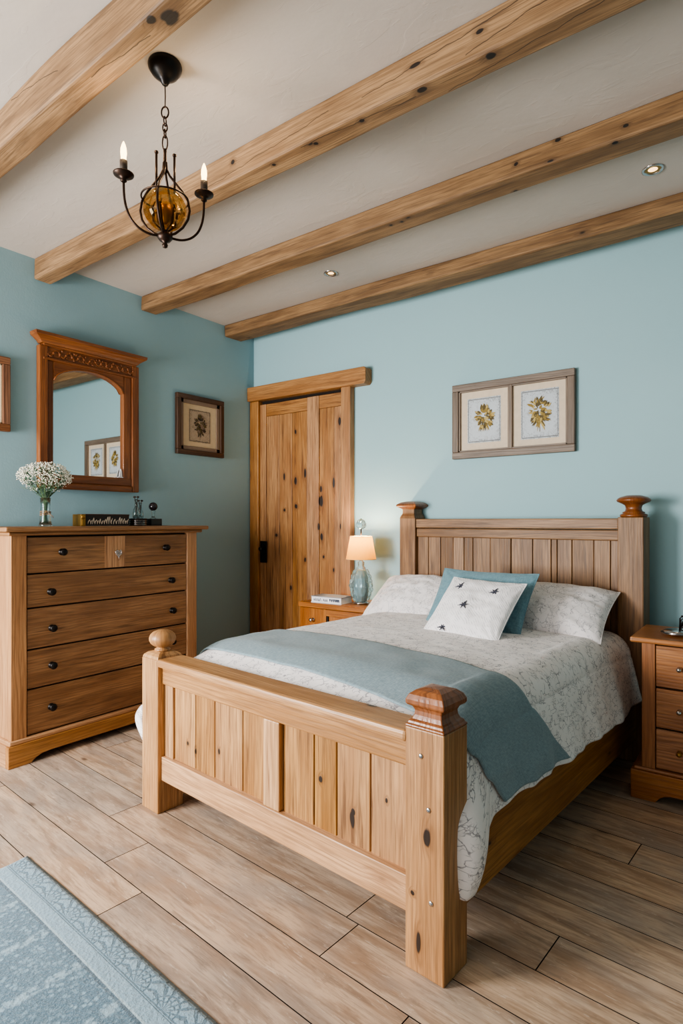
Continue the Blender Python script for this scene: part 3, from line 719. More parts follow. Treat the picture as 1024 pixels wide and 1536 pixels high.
# ================================================================== DRESSER
def knob_on(parent, mat, pos, axis, r=.016, name='knob'):
    """mushroom pull whose stem points along axis ('x' or '-y')"""
    R = Matrix.Rotation(PI / 2, 4, 'Y') if axis == 'x' else Matrix.Rotation(PI / 2, 4, 'X')
    M_ = Matrix.Translation(pos) @ R
    return MB().loft([(r * .9, 0), (r * .9, .003), (r * .45, .006), (r * .42, .014), (r * .8, .019), (r, .026), (r * .85, .032), (r * .4, .036), (0, .037)], 20, M=M_).build(name, mat, parent)
def build_dresser():
    X0, XF = XL + .01, -3.12; Y0, Y1 = 1.385, 2.570
    ox, oy = (X0 + XF) / 2, (Y0 + Y1) / 2
    t = thing('chest_of_drawers', 'wide wooden chest of five drawers with black knobs under the mirror', 'dresser', (ox, oy, 0))
    def b(m, x0, x1, y0, y1, z0, z1, ax='z', **k): return m.box(x0 - ox, x1 - ox, y0 - oy, y1 - oy, z0, z1, ax, **k)
    b(MB(), X0, XF - .02, Y0 + .004, Y0 + .03, .10, 1.185).build('side_panel', M_DRESS_L, t, bevel=.003)
    b(MB(), X0, XF - .02, Y1 - .03, Y1 - .004, .10, 1.185).build('side_panel', M_DRESS_L, t, bevel=.003)
    b(MB(), XF - .035, XF, Y0, Y0 + .08, .12, 1.185).build('corner_stile', M_DRESS_L, t, bevel=.004)
    b(MB(), XF - .035, XF, Y1 - .08, Y1, .12, 1.185).build('corner_stile', M_DRESS_L, t, bevel=.004)
    b(MB(), X0, X0 + .01, Y0 + .03, Y1 - .03, .1, 1.18).build('back_panel', M_DRESS, t)
    b(MB(), X0 + .01, XF - .024, Y0 + .03, Y1 - .03, .11, 1.18).build('carcass_core', M_SHADOWGAP, t)
    # top with a thumbnail moulding
    m = MB(); b(m, X0, XF + .045, Y0 - .045, Y1 + .068, 1.196, 1.221, 'y', tint=.55, off=(3, 5)); m.build('top', M_DRESS, t, bevel=.009, seg=3)
    m = MB(); b(m, X0, XF + .022, Y0 - .02, Y1 + .03, 1.176, 1.1965, 'y', tint=.4); m.build('top_moulding', M_DRESS, t, bevel=.007)
    # plinth: moulding, front with shaped feet, side
    m = MB(); b(m, X0, XF + .014, Y0 - .014, Y1 + .014, .108, .132, 'y'); m.build('plinth_moulding', M_DRESS_L, t, bevel=.008, seg=3)
    a0, a1 = Y0 - .022 - oy, Y1 + .022 - oy
    poly = [(a0, 0), (a0 + .115, 0), (a0 + .125, .012), (a0 + .14, .022), (a0 + .17, .034), (a0 + .22, .038), (a1 - .22, .038), (a1 - .17, .034), (a1 - .14, .022), (a1 - .125, .012), (a1 - .115, 0), (a1, 0), (a1, .110), (a0, .110)]
    m = MB(); m.prism(poly, 'x', XF - .01 - ox, XF + .022 - ox, 'y'); 
    m.build('plinth_front', M_DRESS_L, t, bevel=.003)
    xa, xb = X0 - ox, XF + .0 - ox
    poly = [(xa, 0), (xa + .1, 0), (xa + .14, .03), (xb - .14, .03), (xb - .1, 0), (xb - .01, 0), (xb - .01, .11), (xa, .11)]
    for y in (Y0 - .022 - oy, Y1 - .0 - oy): MB().prism(poly, 'y', y, y + .022, 'x').build('plinth_side', M_DRESS_L, t, bevel=.003)
    zs = [1.170, .975, .796, .580, .374, .136]; ya, yb = Y0 + .083, Y1 - .083
    kn = [(1.65, 2.32, 1.084), (1.588, 2.361, .874), (1.595, 2.371, .679), (1.595, 2.368, .480), (1.592, 2.368, .258)]
    for i in range(5):
        m = MB(); b(m, XF - .024, XF - .004, ya, yb, zs[i + 1] + .004, zs[i] - .004, 'y', tint=.35 + .3 * rnd.random())
        d = m.build('drawer', M_DRESS, t, bevel=.003)
        for y in kn[i][:2]:
            k = knob_on(d, M_IRON, (XF - .004 - ox, y - oy, kn[i][2]), 'x', .020)
        if i == 0:
            m = MB(); b(m, XF - .0045, XF - .0025, 1.905, 2.035, zs[1] + .006, zs[0] - .006, 'z', tint=.8); lbl(m.build('inlay_panel', M_DRESS_L, d), 'paler square inlay')
            # heart-shaped key plate
            hp = []
            for k in range(28):
                s_ = 2 * PI * k / 28; hp.append((.0012 * 16 * math.sin(s_) ** 3, .0013 * (13 * math.cos(s_) - 5 * math.cos(2 * s_) - 2 * math.cos(3 * s_) - math.cos(4 * s_))))
            pts = [(XF + .002 - ox, 1.99 + p - oy, 1.062 + q * 1.15) for p, q in hp]
            m = MB().tube(pts, .0035, 6, closed=True); m.prism([(1.99 - oy + p * .85, 1.062 + q * .95) for p, q in hp], 'x', XF - .003 - ox, XF + .001 - ox)
            m.tube([(XF + .003 - ox, 1.99 - oy, 1.06), (XF + .004 - ox, 1.99 - oy, 1.02)], .003, 6)
            lbl(m.build('key_plate', M_SILVER, d), 'pewter heart key plate')
build_dresser()
DT = 1.221

# mirror
def build_mirror():
    t = thing('wall_mirror', 'oak framed mirror with arched top and carved crown above the dresser', 'mirror', (XL, 2.09, 1.45))
    oy, oz = 2.09, 1.45
    def b(m, d0, d1, y0, y1, z0, z1, ax): return m.box(d0, d1, y0 - oy, y1 - oy, z0 - oz, z1 - oz, ax, tint=.5)
    m = MB(); b(m, .002, .045, 1.747, 1.80, 1.45, 2.32, 'z'); b(m, .002, .034, 1.80, 1.838, 1.50, 2.25, 'z'); m.build('stile', M_MIRF, t, bevel=.006)
    m = MB(); b(m, .002, .045, 2.38, 2.433, 1.45, 2.32, 'z'); b(m, .002, .034, 2.318, 2.38, 1.50, 2.25, 'z'); m.build('stile', M_MIRF, t, bevel=.006)
    m = MB(); b(m, .002, .048, 1.80, 2.38, 1.45, 1.49, 'y'); b(m, .002, .038, 1.80, 2.38, 1.488, 1.545, 'y'); m.build('bottom_rail', M_MIRF, t, bevel=.008)
    # arched head
    ya, yb = 1.838, 2.318; N = 24; P = []
    for k in range(N + 1):
        x = k / N; P.append((ya + (yb - ya) * x - oy, 2.115 + .10 * (1 - (2 * x - 1) ** 2) ** .62 - oz))
    P += [(yb - oy, 2.245 - oz), (ya - oy, 2.245 - oz)]
    MB().prism(P, 'x', .002, .036, 'y', tint=.5).build('arched_head', M_MIRF, t, bevel=.003)
    m = MB().tube([(.036, p[0], p[1] + .004) for p in P[:N + 1]], .005, 8); m.build('arch_bead', M_MIRF, t)
    m = MB(); b(m, .002, .050, 1.77, 2.41, 2.235, 2.25, 'y'); b(m, .002, .038, 1.80, 2.38, 2.25, 2.33, 'y'); b(m, .002, .052, 1.77, 2.41, 2.318, 2.332, 'y')
    fr = m.build('frieze', M_MIRF, t, bevel=.004)
    m = MB(); r2 = random.Random(5)
    for k in range(15):                        # scrolling leaves and berries
        y = 1.815 + k * .0395 - oy; s_ = 1 if k % 2 else -1; z0 = 2.284 - oz
        pts = [(.040, y + .017 * math.cos(a) , z0 + s_ * .017 * math.sin(a)) for a in [i * .55 for i in range(9)]]
        m.tube(pts, [.0055 - .0004 * i for i in range(9)], 6)
        for j in range(4):
            an = r2.uniform(0, 6.28); c = (.041, y + .020 * math.cos(an), z0 + .022 * math.sin(an)); m.ball(c, r2.uniform(.005, .009), 7, 5, (.7, 1, 1), .3)
        m.ball((.043, y + .019, z0), .008, 8, 5, (.8, 1, 1))
    lbl(m.build('carving', M_MIRF, fr), 'carved scrolling leaf band')
    # crown moulding: stepped, splayed
    m = MB()
    prof = [(.050, 2.330, 1.758, 2.420), (.058, 2.345, 1.748, 2.432), (.075, 2.366, 1.722, 2.462), (.082, 2.372, 1.712, 2.472), (.084, 2.392, 1.708, 2.476)]
    b_ = len(m.v)
    for d, z, y0, y1 in prof: m.v += [(.002, y0 - oy, z - oz), (d, y0 - oy, z - oz), (d, y1 - oy, z - oz), (.002, y1 - oy, z - oz)]
    for i in range(len(prof) - 1):
        for k in range(4):
            k2 = (k + 1) % 4; q = [b_ + i * 4 + k, b_ + i * 4 + k2, b_ + i * 4 + 4 + k2, b_ + i * 4 + 4 + k]
            m.face(q, [(m.v[x][1], m.v[x][2] + m.v[x][0] + 7) for x in q], .5)
    q = [b_ + (len(prof) - 1) * 4 + k for k in range(4)]; m.face(q, [(m.v[x][1], m.v[x][0]) for x in q], .5)
    q = [b_ + 3 - k for k in range(4)]; m.face(q, [(m.v[x][1], m.v[x][0]) for x in q], .5)
    m.build('crown', M_MIRF, t, bevel=.002)
    m = MB(); m.quad([(.012, 1.83 - oy, 1.535 - oz), (.012, 2.325 - oy, 1.535 - oz), (.012, 2.325 - oy, 2.24 - oz), (.012, 1.83 - oy, 2.24 - oz)]); m.build('mirror_glass', M_MIRROR, t)
    m = MB(); b(m, .002, .010, 1.76, 2.42, 1.46, 2.3, 'z'); m.build('backing', M_MIRF, t)
build_mirror()
# small white solid added at the mirror's lower ledge in place of a reflection
t = thing('reflection_stand_in', 'tiny white sail-shaped solid on the mirror ledge, standing in for a reflection', 'ornament', (XL + .026, 2.300, 1.545))
MB().prism([(-.012, .006), (.013, .006), (.010, .045), (.002, .062), (-.008, .03)], 'x', -.005, .005).build('sail', M_WHITE, t, bevel=.002)
MB().box(-.011, .011, -.024, .016, 0, .006).build('base', M_WHITE, t, bevel=.002)

# ================================================================== PICTURES
def flower(m_list, P, c, r, seed, kind):
    """flat painted petals; P maps (a, b, h) to local position"""
    r2 = random.Random(seed)
    def petal(mb, cx, cy, an, l, w, h):
        b = len(mb.v); n = 9; pts = []
        for k in range(n):
            t = 2 * PI * k / n; x = l / 2 * (1 + math.cos(t)); y = w / 2 * math.sin(t) * (1.1 - .4 * math.cos(t))
            pts.append(P(cx + x * math.cos(an) - y * math.sin(an), cy + x * math.sin(an) + y * math.cos(an), h))
        mb.quad(pts)
    for i in range(95):
        an = r2.uniform(0, 6.28); rr = r * .8 * r2.random() ** .6
        mb = m_list[i % 3]
        petal(mb, c[0] + rr * math.cos(an), c[1] + rr * math.sin(an) * 1.1, an + r2.uniform(-.8, .8), r * r2.uniform(.3, .55), r * r2.uniform(.10, .22), .0006 + i * .00005)
    if kind == 1:
        for i in range(7): petal(m_list[i % 3], c[0] + r * .1 * (i - 3), c[1] - r * .8, -PI / 2 + (i - 3) * .12, r * .7, r * .12, .0004)
    if kind == 2:
        for i in range(26):
            an = -PI / 2 + r2.uniform(-1.5, 1.5); petal(m_list[i % 3], c[0], c[1] - r * .7, an, r * r2.uniform(.6, 1.3), r * r2.uniform(.07, .2), .0004 + i * .00003)
        for k in range(12): petal(m_list[1], c[0] + r * .02, c[1] - r * (1.0 + k * .08), -PI / 2, r * .12, r * .05, .0003)

def picture(name, label, axis, loc, w, h, fmat, fw, slips, panels, art, ink, depth=.03, kinds=(1, 2), divider=False):
    """axis 'y-': hangs on the back wall facing -Y (a = +X). axis 'x+': on the left wall facing +X (a = +Y)"""
    t = thing(name, label, 'picture', loc)
    if axis == 'y-': P = lambda a, b, d: (a, -d, b)
    else: P = lambda a, b, d: (d, a, b)
    def slab(m, a0, a1, b0, b1, d0, d1, g):
        p, q = P(a0, b0, d0), P(a1, b1, d1); lo = [min(p[i], q[i]) for i in range(3)]; hi = [max(p[i], q[i]) for i in range(3)]
        ga = 'z' if g == 'b' else ('x' if axis == 'y-' else 'y')
        m.box(lo[0], hi[0], lo[1], hi[1], lo[2], hi[2], ga)
    for nm, (a0, a1, b0, b1, g) in dict(top=(-w / 2, w / 2, h / 2 - fw, h / 2, 'a'), bot=(-w / 2, w / 2, -h / 2, -h / 2 + fw, 'a'), l=(-w / 2, -w / 2 + fw, -h / 2 + fw, h / 2 - fw, 'b'), r=(w / 2 - fw, w / 2, -h / 2 + fw, h / 2 - fw, 'b')).items():
        m = MB(); slab(m, a0, a1, b0, b1, .001, depth, g)
        m.build('frame_side', fmat, t, bevel=.004)
    iw, ih = w / 2 - fw, h / 2 - fw
    if divider:
        m = MB(); slab(m, -.014, .014, -ih, ih, .001, depth - .006, 'b'); m.build('divider', fmat, t, bevel=.003)
    for s_w, s_mat, s_d in slips:
        m = MB()
        slab(m, -iw, iw, ih - s_w, ih, .001, s_d, 'a'); slab(m, -iw, iw, -ih, -ih + s_w, .001, s_d, 'a'); slab(m, -iw, -iw + s_w, -ih, ih, .001, s_d, 'b'); slab(m, iw - s_w, iw, -ih, ih, .001, s_d, 'b')
        m.build('slip', s_mat, t, bevel=.002); iw -= s_w; ih -= s_w
    m = MB(); slab(m, -iw, iw, -ih, ih, .001, .010, 'a'); m.build('mount', art[1], t)
    for i, (a0, a1, b0, b1) in enumerate(panels):
        pr = MB().quad([P(a0, b0, .0112), P(a1, b0, .0112), P(a1, b1, .0112), P(a0, b1, .0112)] if axis == 'y-' else [P(a0, b0, .0112), P(a1, b0, .0112), P(a1, b1, .0112), P(a0, b1, .0112)], [(0, 0), (1, 0), (1, 1), (0, 1)]).build('print', art[0], t)
        ms = [MB(), MB(), MB()]; cx, cy = (a0 + a1) / 2, (b0 + b1) / 2; r = min(a1 - a0, b1 - b0) * .29
        flower(ms, lambda a, b, hh: P(a, b, .0116 + hh), (cx, cy + r * .35), r, i * 5 + 3, kinds[i])
        for k in range(3):
            if ms[k].f: ms[k].build('painted_flower', ink[k], pr)
    return t
picture('framed_picture', 'wide grey-framed pair of botanical prints above the bed', 'y-', (-1.344, YB, 1.904), .782, .488, M_GREYF, .044, ((.010, M_GREYF, .026),),
        [(-.29, -.065, -.145, .145), (.065, .295, -.15, .15)], (M_ART, M_CREAM), (M_OLIVE, M_OLIVE2, M_OLIVE3), .035, (1, 2), True)
picture('framed_picture', 'small square dark-framed botanical print between mirror and door', 'x+', (XL, 2.995, 1.985), .457, .455, M_DARKF, .036, ((.03, M_TAUPE, .020), ),
        [(-.105, .105, -.125, .125)], (M_ART2, M_CREAM2), (M_INK, M_OLIVE2, M_TAUPE), .035, (2,))
picture('framed_picture', 'reddish brown picture frame cut off at the left edge of the view', 'x+', (XL, 1.372, 1.985), .43, .43, M_REDF, .042, ((.01, M_CREAM2, .022),),
        [(-.11, .11, -.11, .11)], (M_ART2, M_CREAM2), (M_INK, M_OLIVE2, M_TAUPE), .035, (1,))

# ================================================================== NIGHTSTANDS
def build_left_nightstand():
    X0, X1, Yf, Yb = -2.765, -2.205, 3.21, 3.575; ox, oy = (X0 + X1) / 2, (Yf + Yb) / 2
    t = thing('nightstand', 'small wooden nightstand with a panelled door, beside the lamp and plank door', 'nightstand', (ox, oy, 0))
    b = lambda x0, x1, y0, y1, z0, z1, ax='x': MB().box(x0 - ox, x1 - ox, y0 - oy, y1 - oy, z0, z1, ax)
    b(X0 - .004, X1 + .02, Yf - .012, Yb, .640, .675).build('top', M_NIGHT, t, bevel=.004)
    b(X0, X1, Yf + .02, Yb, .06, .640, 'z').build('carcass', M_NIGHT, t, bevel=.003)
    b(X0, X1, Yf, Yf + .02, .06, .11).build('base_rail', M_NIGHT, t, bevel=.003)
    for x in (X0, X1 - .05):
        for y in (Yf, Yb - .05): b(x, x + .05, y, y + .05, 0, .06, 'z').build('leg', M_NIGHT, t, bevel=.003)
    m = MB(); X = lambda v: v - ox
    y0, y1 = Yf - oy, Yf + .02 - oy
    m.box(X(X0 + .003), X(-2.525), y0, y1, .113, .636, 'z'); m.box(X(-2.25), X(X1 - .003), y0, y1, .113, .636, 'z')
    m.box(X(-2.525), X(-2.25), y0, y1, .59, .636, 'x'); m.box(X(-2.525), X(-2.25), y0, y1, .113, .19, 'x')
    m.box(X(-2.525), X(-2.25), y0 + .013, y1, .19, .59, 'z')
    d = m.build('door', M_NIGHT, t, bevel=.003)
    m = MB().box(X(-2.522), X(-2.508), y0 + .004, y0 + .0135, .19, .588, 'z'); m.build('painted_panel_shadow', M_SHADOWGAP, d)  # dark strip painted as the shadow along the recessed panel's edge
    lbl(knob_on(d, M_SILVER, (X(-2.64), y0, .556), '-y', .015), 'bright shiny knob')
build_left_nightstand()
def build_right_nightstand():
    X0, X1, Yf, Yb = -.497, -.045, 2.945, 3.32; ox, oy = (X0 + X1) / 2, (Yf + Yb) / 2
    t = thing('nightstand', 'wooden three-drawer bedside chest at the right edge, beside the tall headboard post', 'nightstand', (ox, oy, 0))
    b = lambda x0, x1, y0, y1, z0, z1, ax='x': MB().box(x0 - ox, x1 - ox, y0 - oy, y1 - oy, z0, z1, ax)
    b(X0 - .045, X1 + .045, Yf - .025, Yb, .703, .727).build('top', M_NIGHT, t, bevel=.007, seg=3)
    b(X0, X0 + .022, Yf + .002, Yb, .1, .703, 'z').build('side_panel', M_NIGHT, t, bevel=.002)
    b(X1 - .022, X1, Yf + .002, Yb, .1, .703, 'z').build('side_panel', M_NIGHT, t, bevel=.002)
    b(X0, X0 + .054, Yf, Yf + .022, .12, .703, 'z').build('stile', M_NIGHT, t, bevel=.003)
    b(X1 - .054, X1, Yf, Yf + .022, .12, .703, 'z').build('stile', M_NIGHT, t, bevel=.003)
    b(X0 + .022, X1 - .022, Yf + .022, Yb, .12, .70).build('carcass_core', M_SHADOWGAP, t)
    zs = [.698, .507, .325, .142]
    for i in range(3):
        d = b(X0 + .057, X1 - .057, Yf + .003, Yf + .024, zs[i + 1] + .004, zs[i] - .004).build('drawer', M_NIGHT, t, bevel=.003)
        for x in (-.347, -.195):
            k = knob_on(d, M_SILVER if i < 2 else M_GOLDM, (x - ox, Yf + .003 - oy, (zs[i] + zs[i + 1]) / 2), '-y', .0115)
    a0, a1 = X0 - .042 - ox, X1 + .042 - ox
    poly = [(a0, 0), (a0 + .10, 0), (a0 + .115, .02), (a0 + .135, .034), (a0 + .16, .04), (a1 - .16, .04), (a1 - .135, .034), (a1 - .115, .02), (a1 - .10, 0), (a1, 0), (a1, .128), (a0, .128)]
    MB().prism(poly, 'y', Yf - .024 - oy, Yf - oy, 'x').build('plinth_front', M_NIGHT, t, bevel=.003)
    b(X0 - .03, X1 + .03, Yf - .014, Yb, .128, .142).build('plinth_moulding', M_NIGHT, t, bevel=.005)
    b(X0 - .042, X0 - .02, Yf - .0, Yb, 0, .128, 'y').build('plinth_side', M_NIGHT, t, bevel=.002)
    b(X1 + .02, X1 + .042, Yf - .0, Yb, 0, .128, 'y').build('plinth_side', M_NIGHT, t, bevel=.002)
    b(X0 - .02, X1 + .02, Yf, Yb, .10, .128).build('bottom_board', M_NIGHT, t)
build_right_nightstand()
# silver dish with dark ornament on the right nightstand
t = thing('lidded_dish', 'shiny silver lidded dish with a black twig handle on the right-hand nightstand', 'dish', (-.372, 3.075, .727))
MB().loft([(.03, 0), (.034, .002), (.05, .006), (.066, .011), (.068, .013), (.05, .009), (.0, .005)], 36).build('dish', M_SILVER, t)
ld = MB().loft([(.060, .013), (.058, .018), (.045, .026), (.025, .031), (.0, .033)], 36).build('lid', M_SILVER, t)
m = MB(); r2 = random.Random(2)
for k in range(7):
    a = r2.uniform(0, 6.28); m.tube([(.01, 0, .031), (.018 + .012 * math.cos(a), .012 * math.sin(a), .045 + .006 * k), (.02 + .02 * math.cos(a + .6), .02 * math.sin(a + .6), .05 + .007 * k)], [.004, .003, .0015], 6); m.ball((.02 + .02 * math.cos(a + .6), .02 * math.sin(a + .6), .05 + .007 * k), .005, 8, 5, (1, 1, 1), .3)
m.build('handle', M_IRON, ld)

# ------------------------------------------------------------------ table lamp
def build_lamp():
    t = thing('table_lamp', 'lit table lamp with cut crystal base and cream shade on the nightstand', 'lamp', (-2.335, 3.365, .675))
    MB().loft([(.045, 0), (.052, .003), (.052, .010), (.040, .016), (.02, .018)], 28).build('foot', M_SILVER, t)
    m = MB()
    def fn(a, b):
        z = .016 + b * .225; an = a * 2 * PI
        r = .045 + .034 * math.sin(PI * min(1, b * 1.02)) ** .8 if b < .85 else .045 + .034 * math.sin(PI * .867) ** .8 - (b - .85) * .1
        r *= 1 + .10 * math.sin(an * 9 + b * 5) * math.sin(b * 22) + .07 * noise.noise(Vector((math.cos(an) * 4, math.sin(an) * 4, b * 9)))
        return (r * math.cos(an), r * math.sin(an), z)
    m.grid(fn, 72, 48, closed_u=True, smooth=False); m.loft([(.0, .241), (.05, .2405)], 20, cap=False); m.build('crystal_body', M_CRYSTAL, t)
    MB().loft([(.035, .02), (.05, .06), (.055, .12), (.05, .18), (.03, .235)], 14, smooth=False).build('inner_core', plain('silvered_glass_core', rgb(150, 176, 182), .25, Metallic=.4), t)
    m = MB().loft([(.03, .241), (.034, .25), (.022, .262), (.024, .29), (.012, .30), (.010, .35)], 20); m.build('neck', M_GLASS, t)
    MB().tube([(0, 0, .30), (0, 0, .50)], .004, 8).build('stem', M_SILVER, t)
    def sh(a, b): 
        an = a * 2 * PI; r = .105 + (.077 - .105) * b; return (r * math.cos(an), r * math.sin(an), .312 + .158 * b)
    s = MB().grid(sh, 48, 6, closed_u=True).build('lamp_shade', M_SHADE, t)
    gt = plain('gold_trim', rgb(226, 190, 130), .6)
    for r, z in ((.105, .312), (.077, .470)): MB().tube([(r * math.cos(k * PI / 24), r * math.sin(k * PI / 24), z) for k in range(48)], .0022, 6, closed=True).build('shade_rim', gt, s)
    m = MB()
    for k in range(3): m.tube([(0, 0, .462), (.077 * math.cos(k * 2.09), .077 * math.sin(k * 2.09), .468)], .0015, 6)
    m.build('shade_spider', gt, s)
    m = MB(); m.tube([(0, 0, .47), (0, 0, .52)], .005, 8); m.build('finial_stem', M_BRONZE, t)
    m = MB(); m.ball((0, 0, .553), .036, 18, 12, (1, 1, .95), .12, smooth=False)
    for k in range(9): m.tube([(0, 0, .52), (.034 * math.cos(k * .7), .034 * math.sin(k * .7), .545), (.024 * math.cos(k * .7), .024 * math.sin(k * .7), .58), (0, 0, .592)], .0035, 6)
    m.build('finial', M_CRYSTAL, t)
    MB().ball((0, 0, .40), .022, 14, 10, (1, 1, 1.3)).build('bulb', m_emit('lamp_bulb', (1, .78, .5, 1), 14), t)
    l = bpy.data.lights.new('bulb_light', 'POINT'); l.energy = 17; l.color = (1, .80, .56); l.shadow_soft_size = .025
    o = bpy.data.objects.new('lamp_light', l); C.objects.link(o); o.location = (-2.335, 3.365, .675 + .440)
build_lamp()

# book on the left nightstand
t = thing('book', 'thick closed book with white page edge and blue-black marks beside the crystal lamp', 'book', (-2.545, 3.30, .675), math.radians(4))
MB().box(-.125, .125, -.07, .07, .004, .042).build('pages', M_WHITE, t, bevel=.002)
MB().box(-.128, .128, -.073, .073, 0, .004).build('cover', M_WHITE, t, bevel=.001)
c_ = MB().box(-.128, .128, -.073, .073, .042, .047).build('cover', plain('grey_book_cover', rgb(150, 148, 150), .6), t, bevel=.001)
m = MB(); r2 = random.Random(12); x = -.105
while x < .11:
    w = r2.uniform(.006, .014)
    if r2.random() < .82:
        m.tube([(x, -.0705, .012 + r2.random() * .004), (x + w * .4, -.0705, .03 + r2.random() * .005), (x + w, -.0705, .013)], .0019, 5)
        if r2.random() < .5: m.tube([(x + .001, -.0705, .02), (x + w, -.0705, .02 + r2.uniform(-.004, .008))], .0015, 5)
        if x > .03: m.ball((x, -.0705, .026), .006, 7, 5, (1, .2, 1.3), .4)
    x += w + .004
m.build('spine_marks', plain('blue_black_ink', rgb(56, 66, 88), .7), t)

# ================================================================== DRESSER TOP ITEMS
# vase of gypsophila
def build_vase():
    px, py = -3.40, 1.70
    t = thing('flower_vase', 'glass vase tied with twine holding a dome of tiny white flowers', 'vase', (px, py, DT))
    v = MB().loft([(.036, 0), (.037, .003), (.034, .012), (.030, .03), (.030, .05), (.027, .075), (.026, .12), (.029, .165), (.0275, .165), (.0245, .12), (.0255, .075), (.028, .05), (.028, .03), (.028, .012), (.0, .010)], 28).build('glass', M_GLASS, t)
    m = MB()
    for k in range(3): m.tube([((.0285 + .001 * math.sin(a * 3)) * math.cos(a), .0285 * math.sin(a), .070 + .006 * k + .006 * math.sin(a + k)) for a in [i * PI / 10 for i in range(20)]], .002, 6, closed=True)
    m.tube([(.030, -.004, .075), (.045, -.018, .085), (.042, -.032, .072), (.030, -.012, .066)], .002, 6); m.tube([(.03, .004, .073), (.04, .02, .06), (.036, .028, .05)], .0018, 6)
    m.build('twine', plain('jute_twine', rgb(158, 120, 86), .9), t)
    stems = MB(); r2 = random.Random(4); fl = MB(); lf = MB()
    for k in range(34):
        a = r2.uniform(0, 6.28); q = r2.random() ** .5; top = Vector((.125 * q * math.cos(a), .135 * q * math.sin(a), .30 - .05 * q + r2.uniform(-.03, .02)))
        base = Vector((.014 * math.cos(a + 2), .014 * math.sin(a + 2), .015)); mid = Vector((.018 * math.cos(a), .018 * math.sin(a), .165))
        stems.tube([base, mid, mid.lerp(top, .55) + Vector((0, 0, .012)), top], .0012, 5)
    stems.build('stems', plain('green_stems', rgb(84, 106, 72), .8), t)
    c = Vector((0, 0, .275))
    for k in range(1700):                       # blossoms on a domed cloud
        a = r2.uniform(0, 2 * PI); cz = r2.uniform(-.62, 1); s_ = math.sqrt(1 - cz * cz); rr = r2.uniform(.78, 1.03)
        d = Vector((s_ * math.cos(a), s_ * math.sin(a), cz))
        p = c + Vector((d.x * .135, d.y * .150, d.z * (.098 if cz > 0 else .13))) * rr
        if cz < 0: p.x *= 1 + cz * .75; p.y *= 1 + cz * .75
        dens = noise.noise(p * 24)
        if dens < -.28: continue
        r_ = r2.uniform(.0026, .0048) * (.75 if cz < -.25 else 1)
        if cz < -.30 and r2.random() < .7: continue
        fl.ball(p, r_, 6, 4, (1, 1, .8), .5)
    for k in range(900):
        a = r2.uniform(0, 2 * PI); cz = r2.uniform(-1, .95); s_ = math.sqrt(1 - cz * cz); rr = r2.uniform(.6, .93)
        p = c + Vector((s_ * math.cos(a) * .135, s_ * math.sin(a) * .15, cz * (.098 if cz > 0 else .13))) * rr
        if cz < 0: p.x *= 1 + cz * .75; p.y *= 1 + cz * .75
        e = Vector((r2.uniform(-1, 1), r2.uniform(-1, 1), r2.uniform(-.3, 1))).normalized() * r2.uniform(.008, .016)
        w = e.cross(Vector((r2.uniform(-1, 1), r2.uniform(-1, 1), 1))).normalized() * .003
        lf.quad([p - e, p + w, p + e, p - w])
    fl.build('blossoms', plain('white_blossom', rgb(232, 228, 210), .8), t)
    lf.build('foliage', plain('grey_green_foliage', rgb(74, 104, 78), .8), t)
build_vase()
# long dark patterned box
t = thing('decorative_box', 'long dark box with cream strokes along its side, under the mirror', 'box', (-3.42, 2.055, DT))
MB().box(-.045, .045, -.125, .175, .002, .068).build('body', plain('blackened_box', rgb(36, 28, 26), .5), t, bevel=.003)
MB().box(-.047, .047, -.127, .177, .066, .074).build('lid', plain('dark_brown_lid', rgb(66, 46, 36), .5), t, bevel=.003)
m = MB(); m.box(-.048, .048, -.155, -.125, 0, .072, 'z'); m.ball((.045, -.140, .055), .014, 10, 7, (.6, 1, 1)); m.box(.04, .052, -.150, -.130, .004, .042)
lbl(m.build('end_cap', M_GOLDM, t, bevel=.004), 'bronze-gold rounded end')
m = MB(); r2 = random.Random(8); y = -.11
while y < .165:
    h_ = r2.uniform(.02, .046); w = r2.uniform(.005, .012)
    m.tube([(.0455, y, .012), (.0455, y + w * .3, .012 + h_ * .6), (.0455, y + w, .014 + h_)], [.002, .0028, .0014], 5)
    if r2.random() < .6: m.tube([(.0455, y + w, .014 + h_), (.0455, y + w * 1.5, .02)], .002, 5)
    y += w + r2.uniform(.004, .009)
m.build('painted_strokes', plain('cream_paint', rgb(196, 180, 160), .7), t)
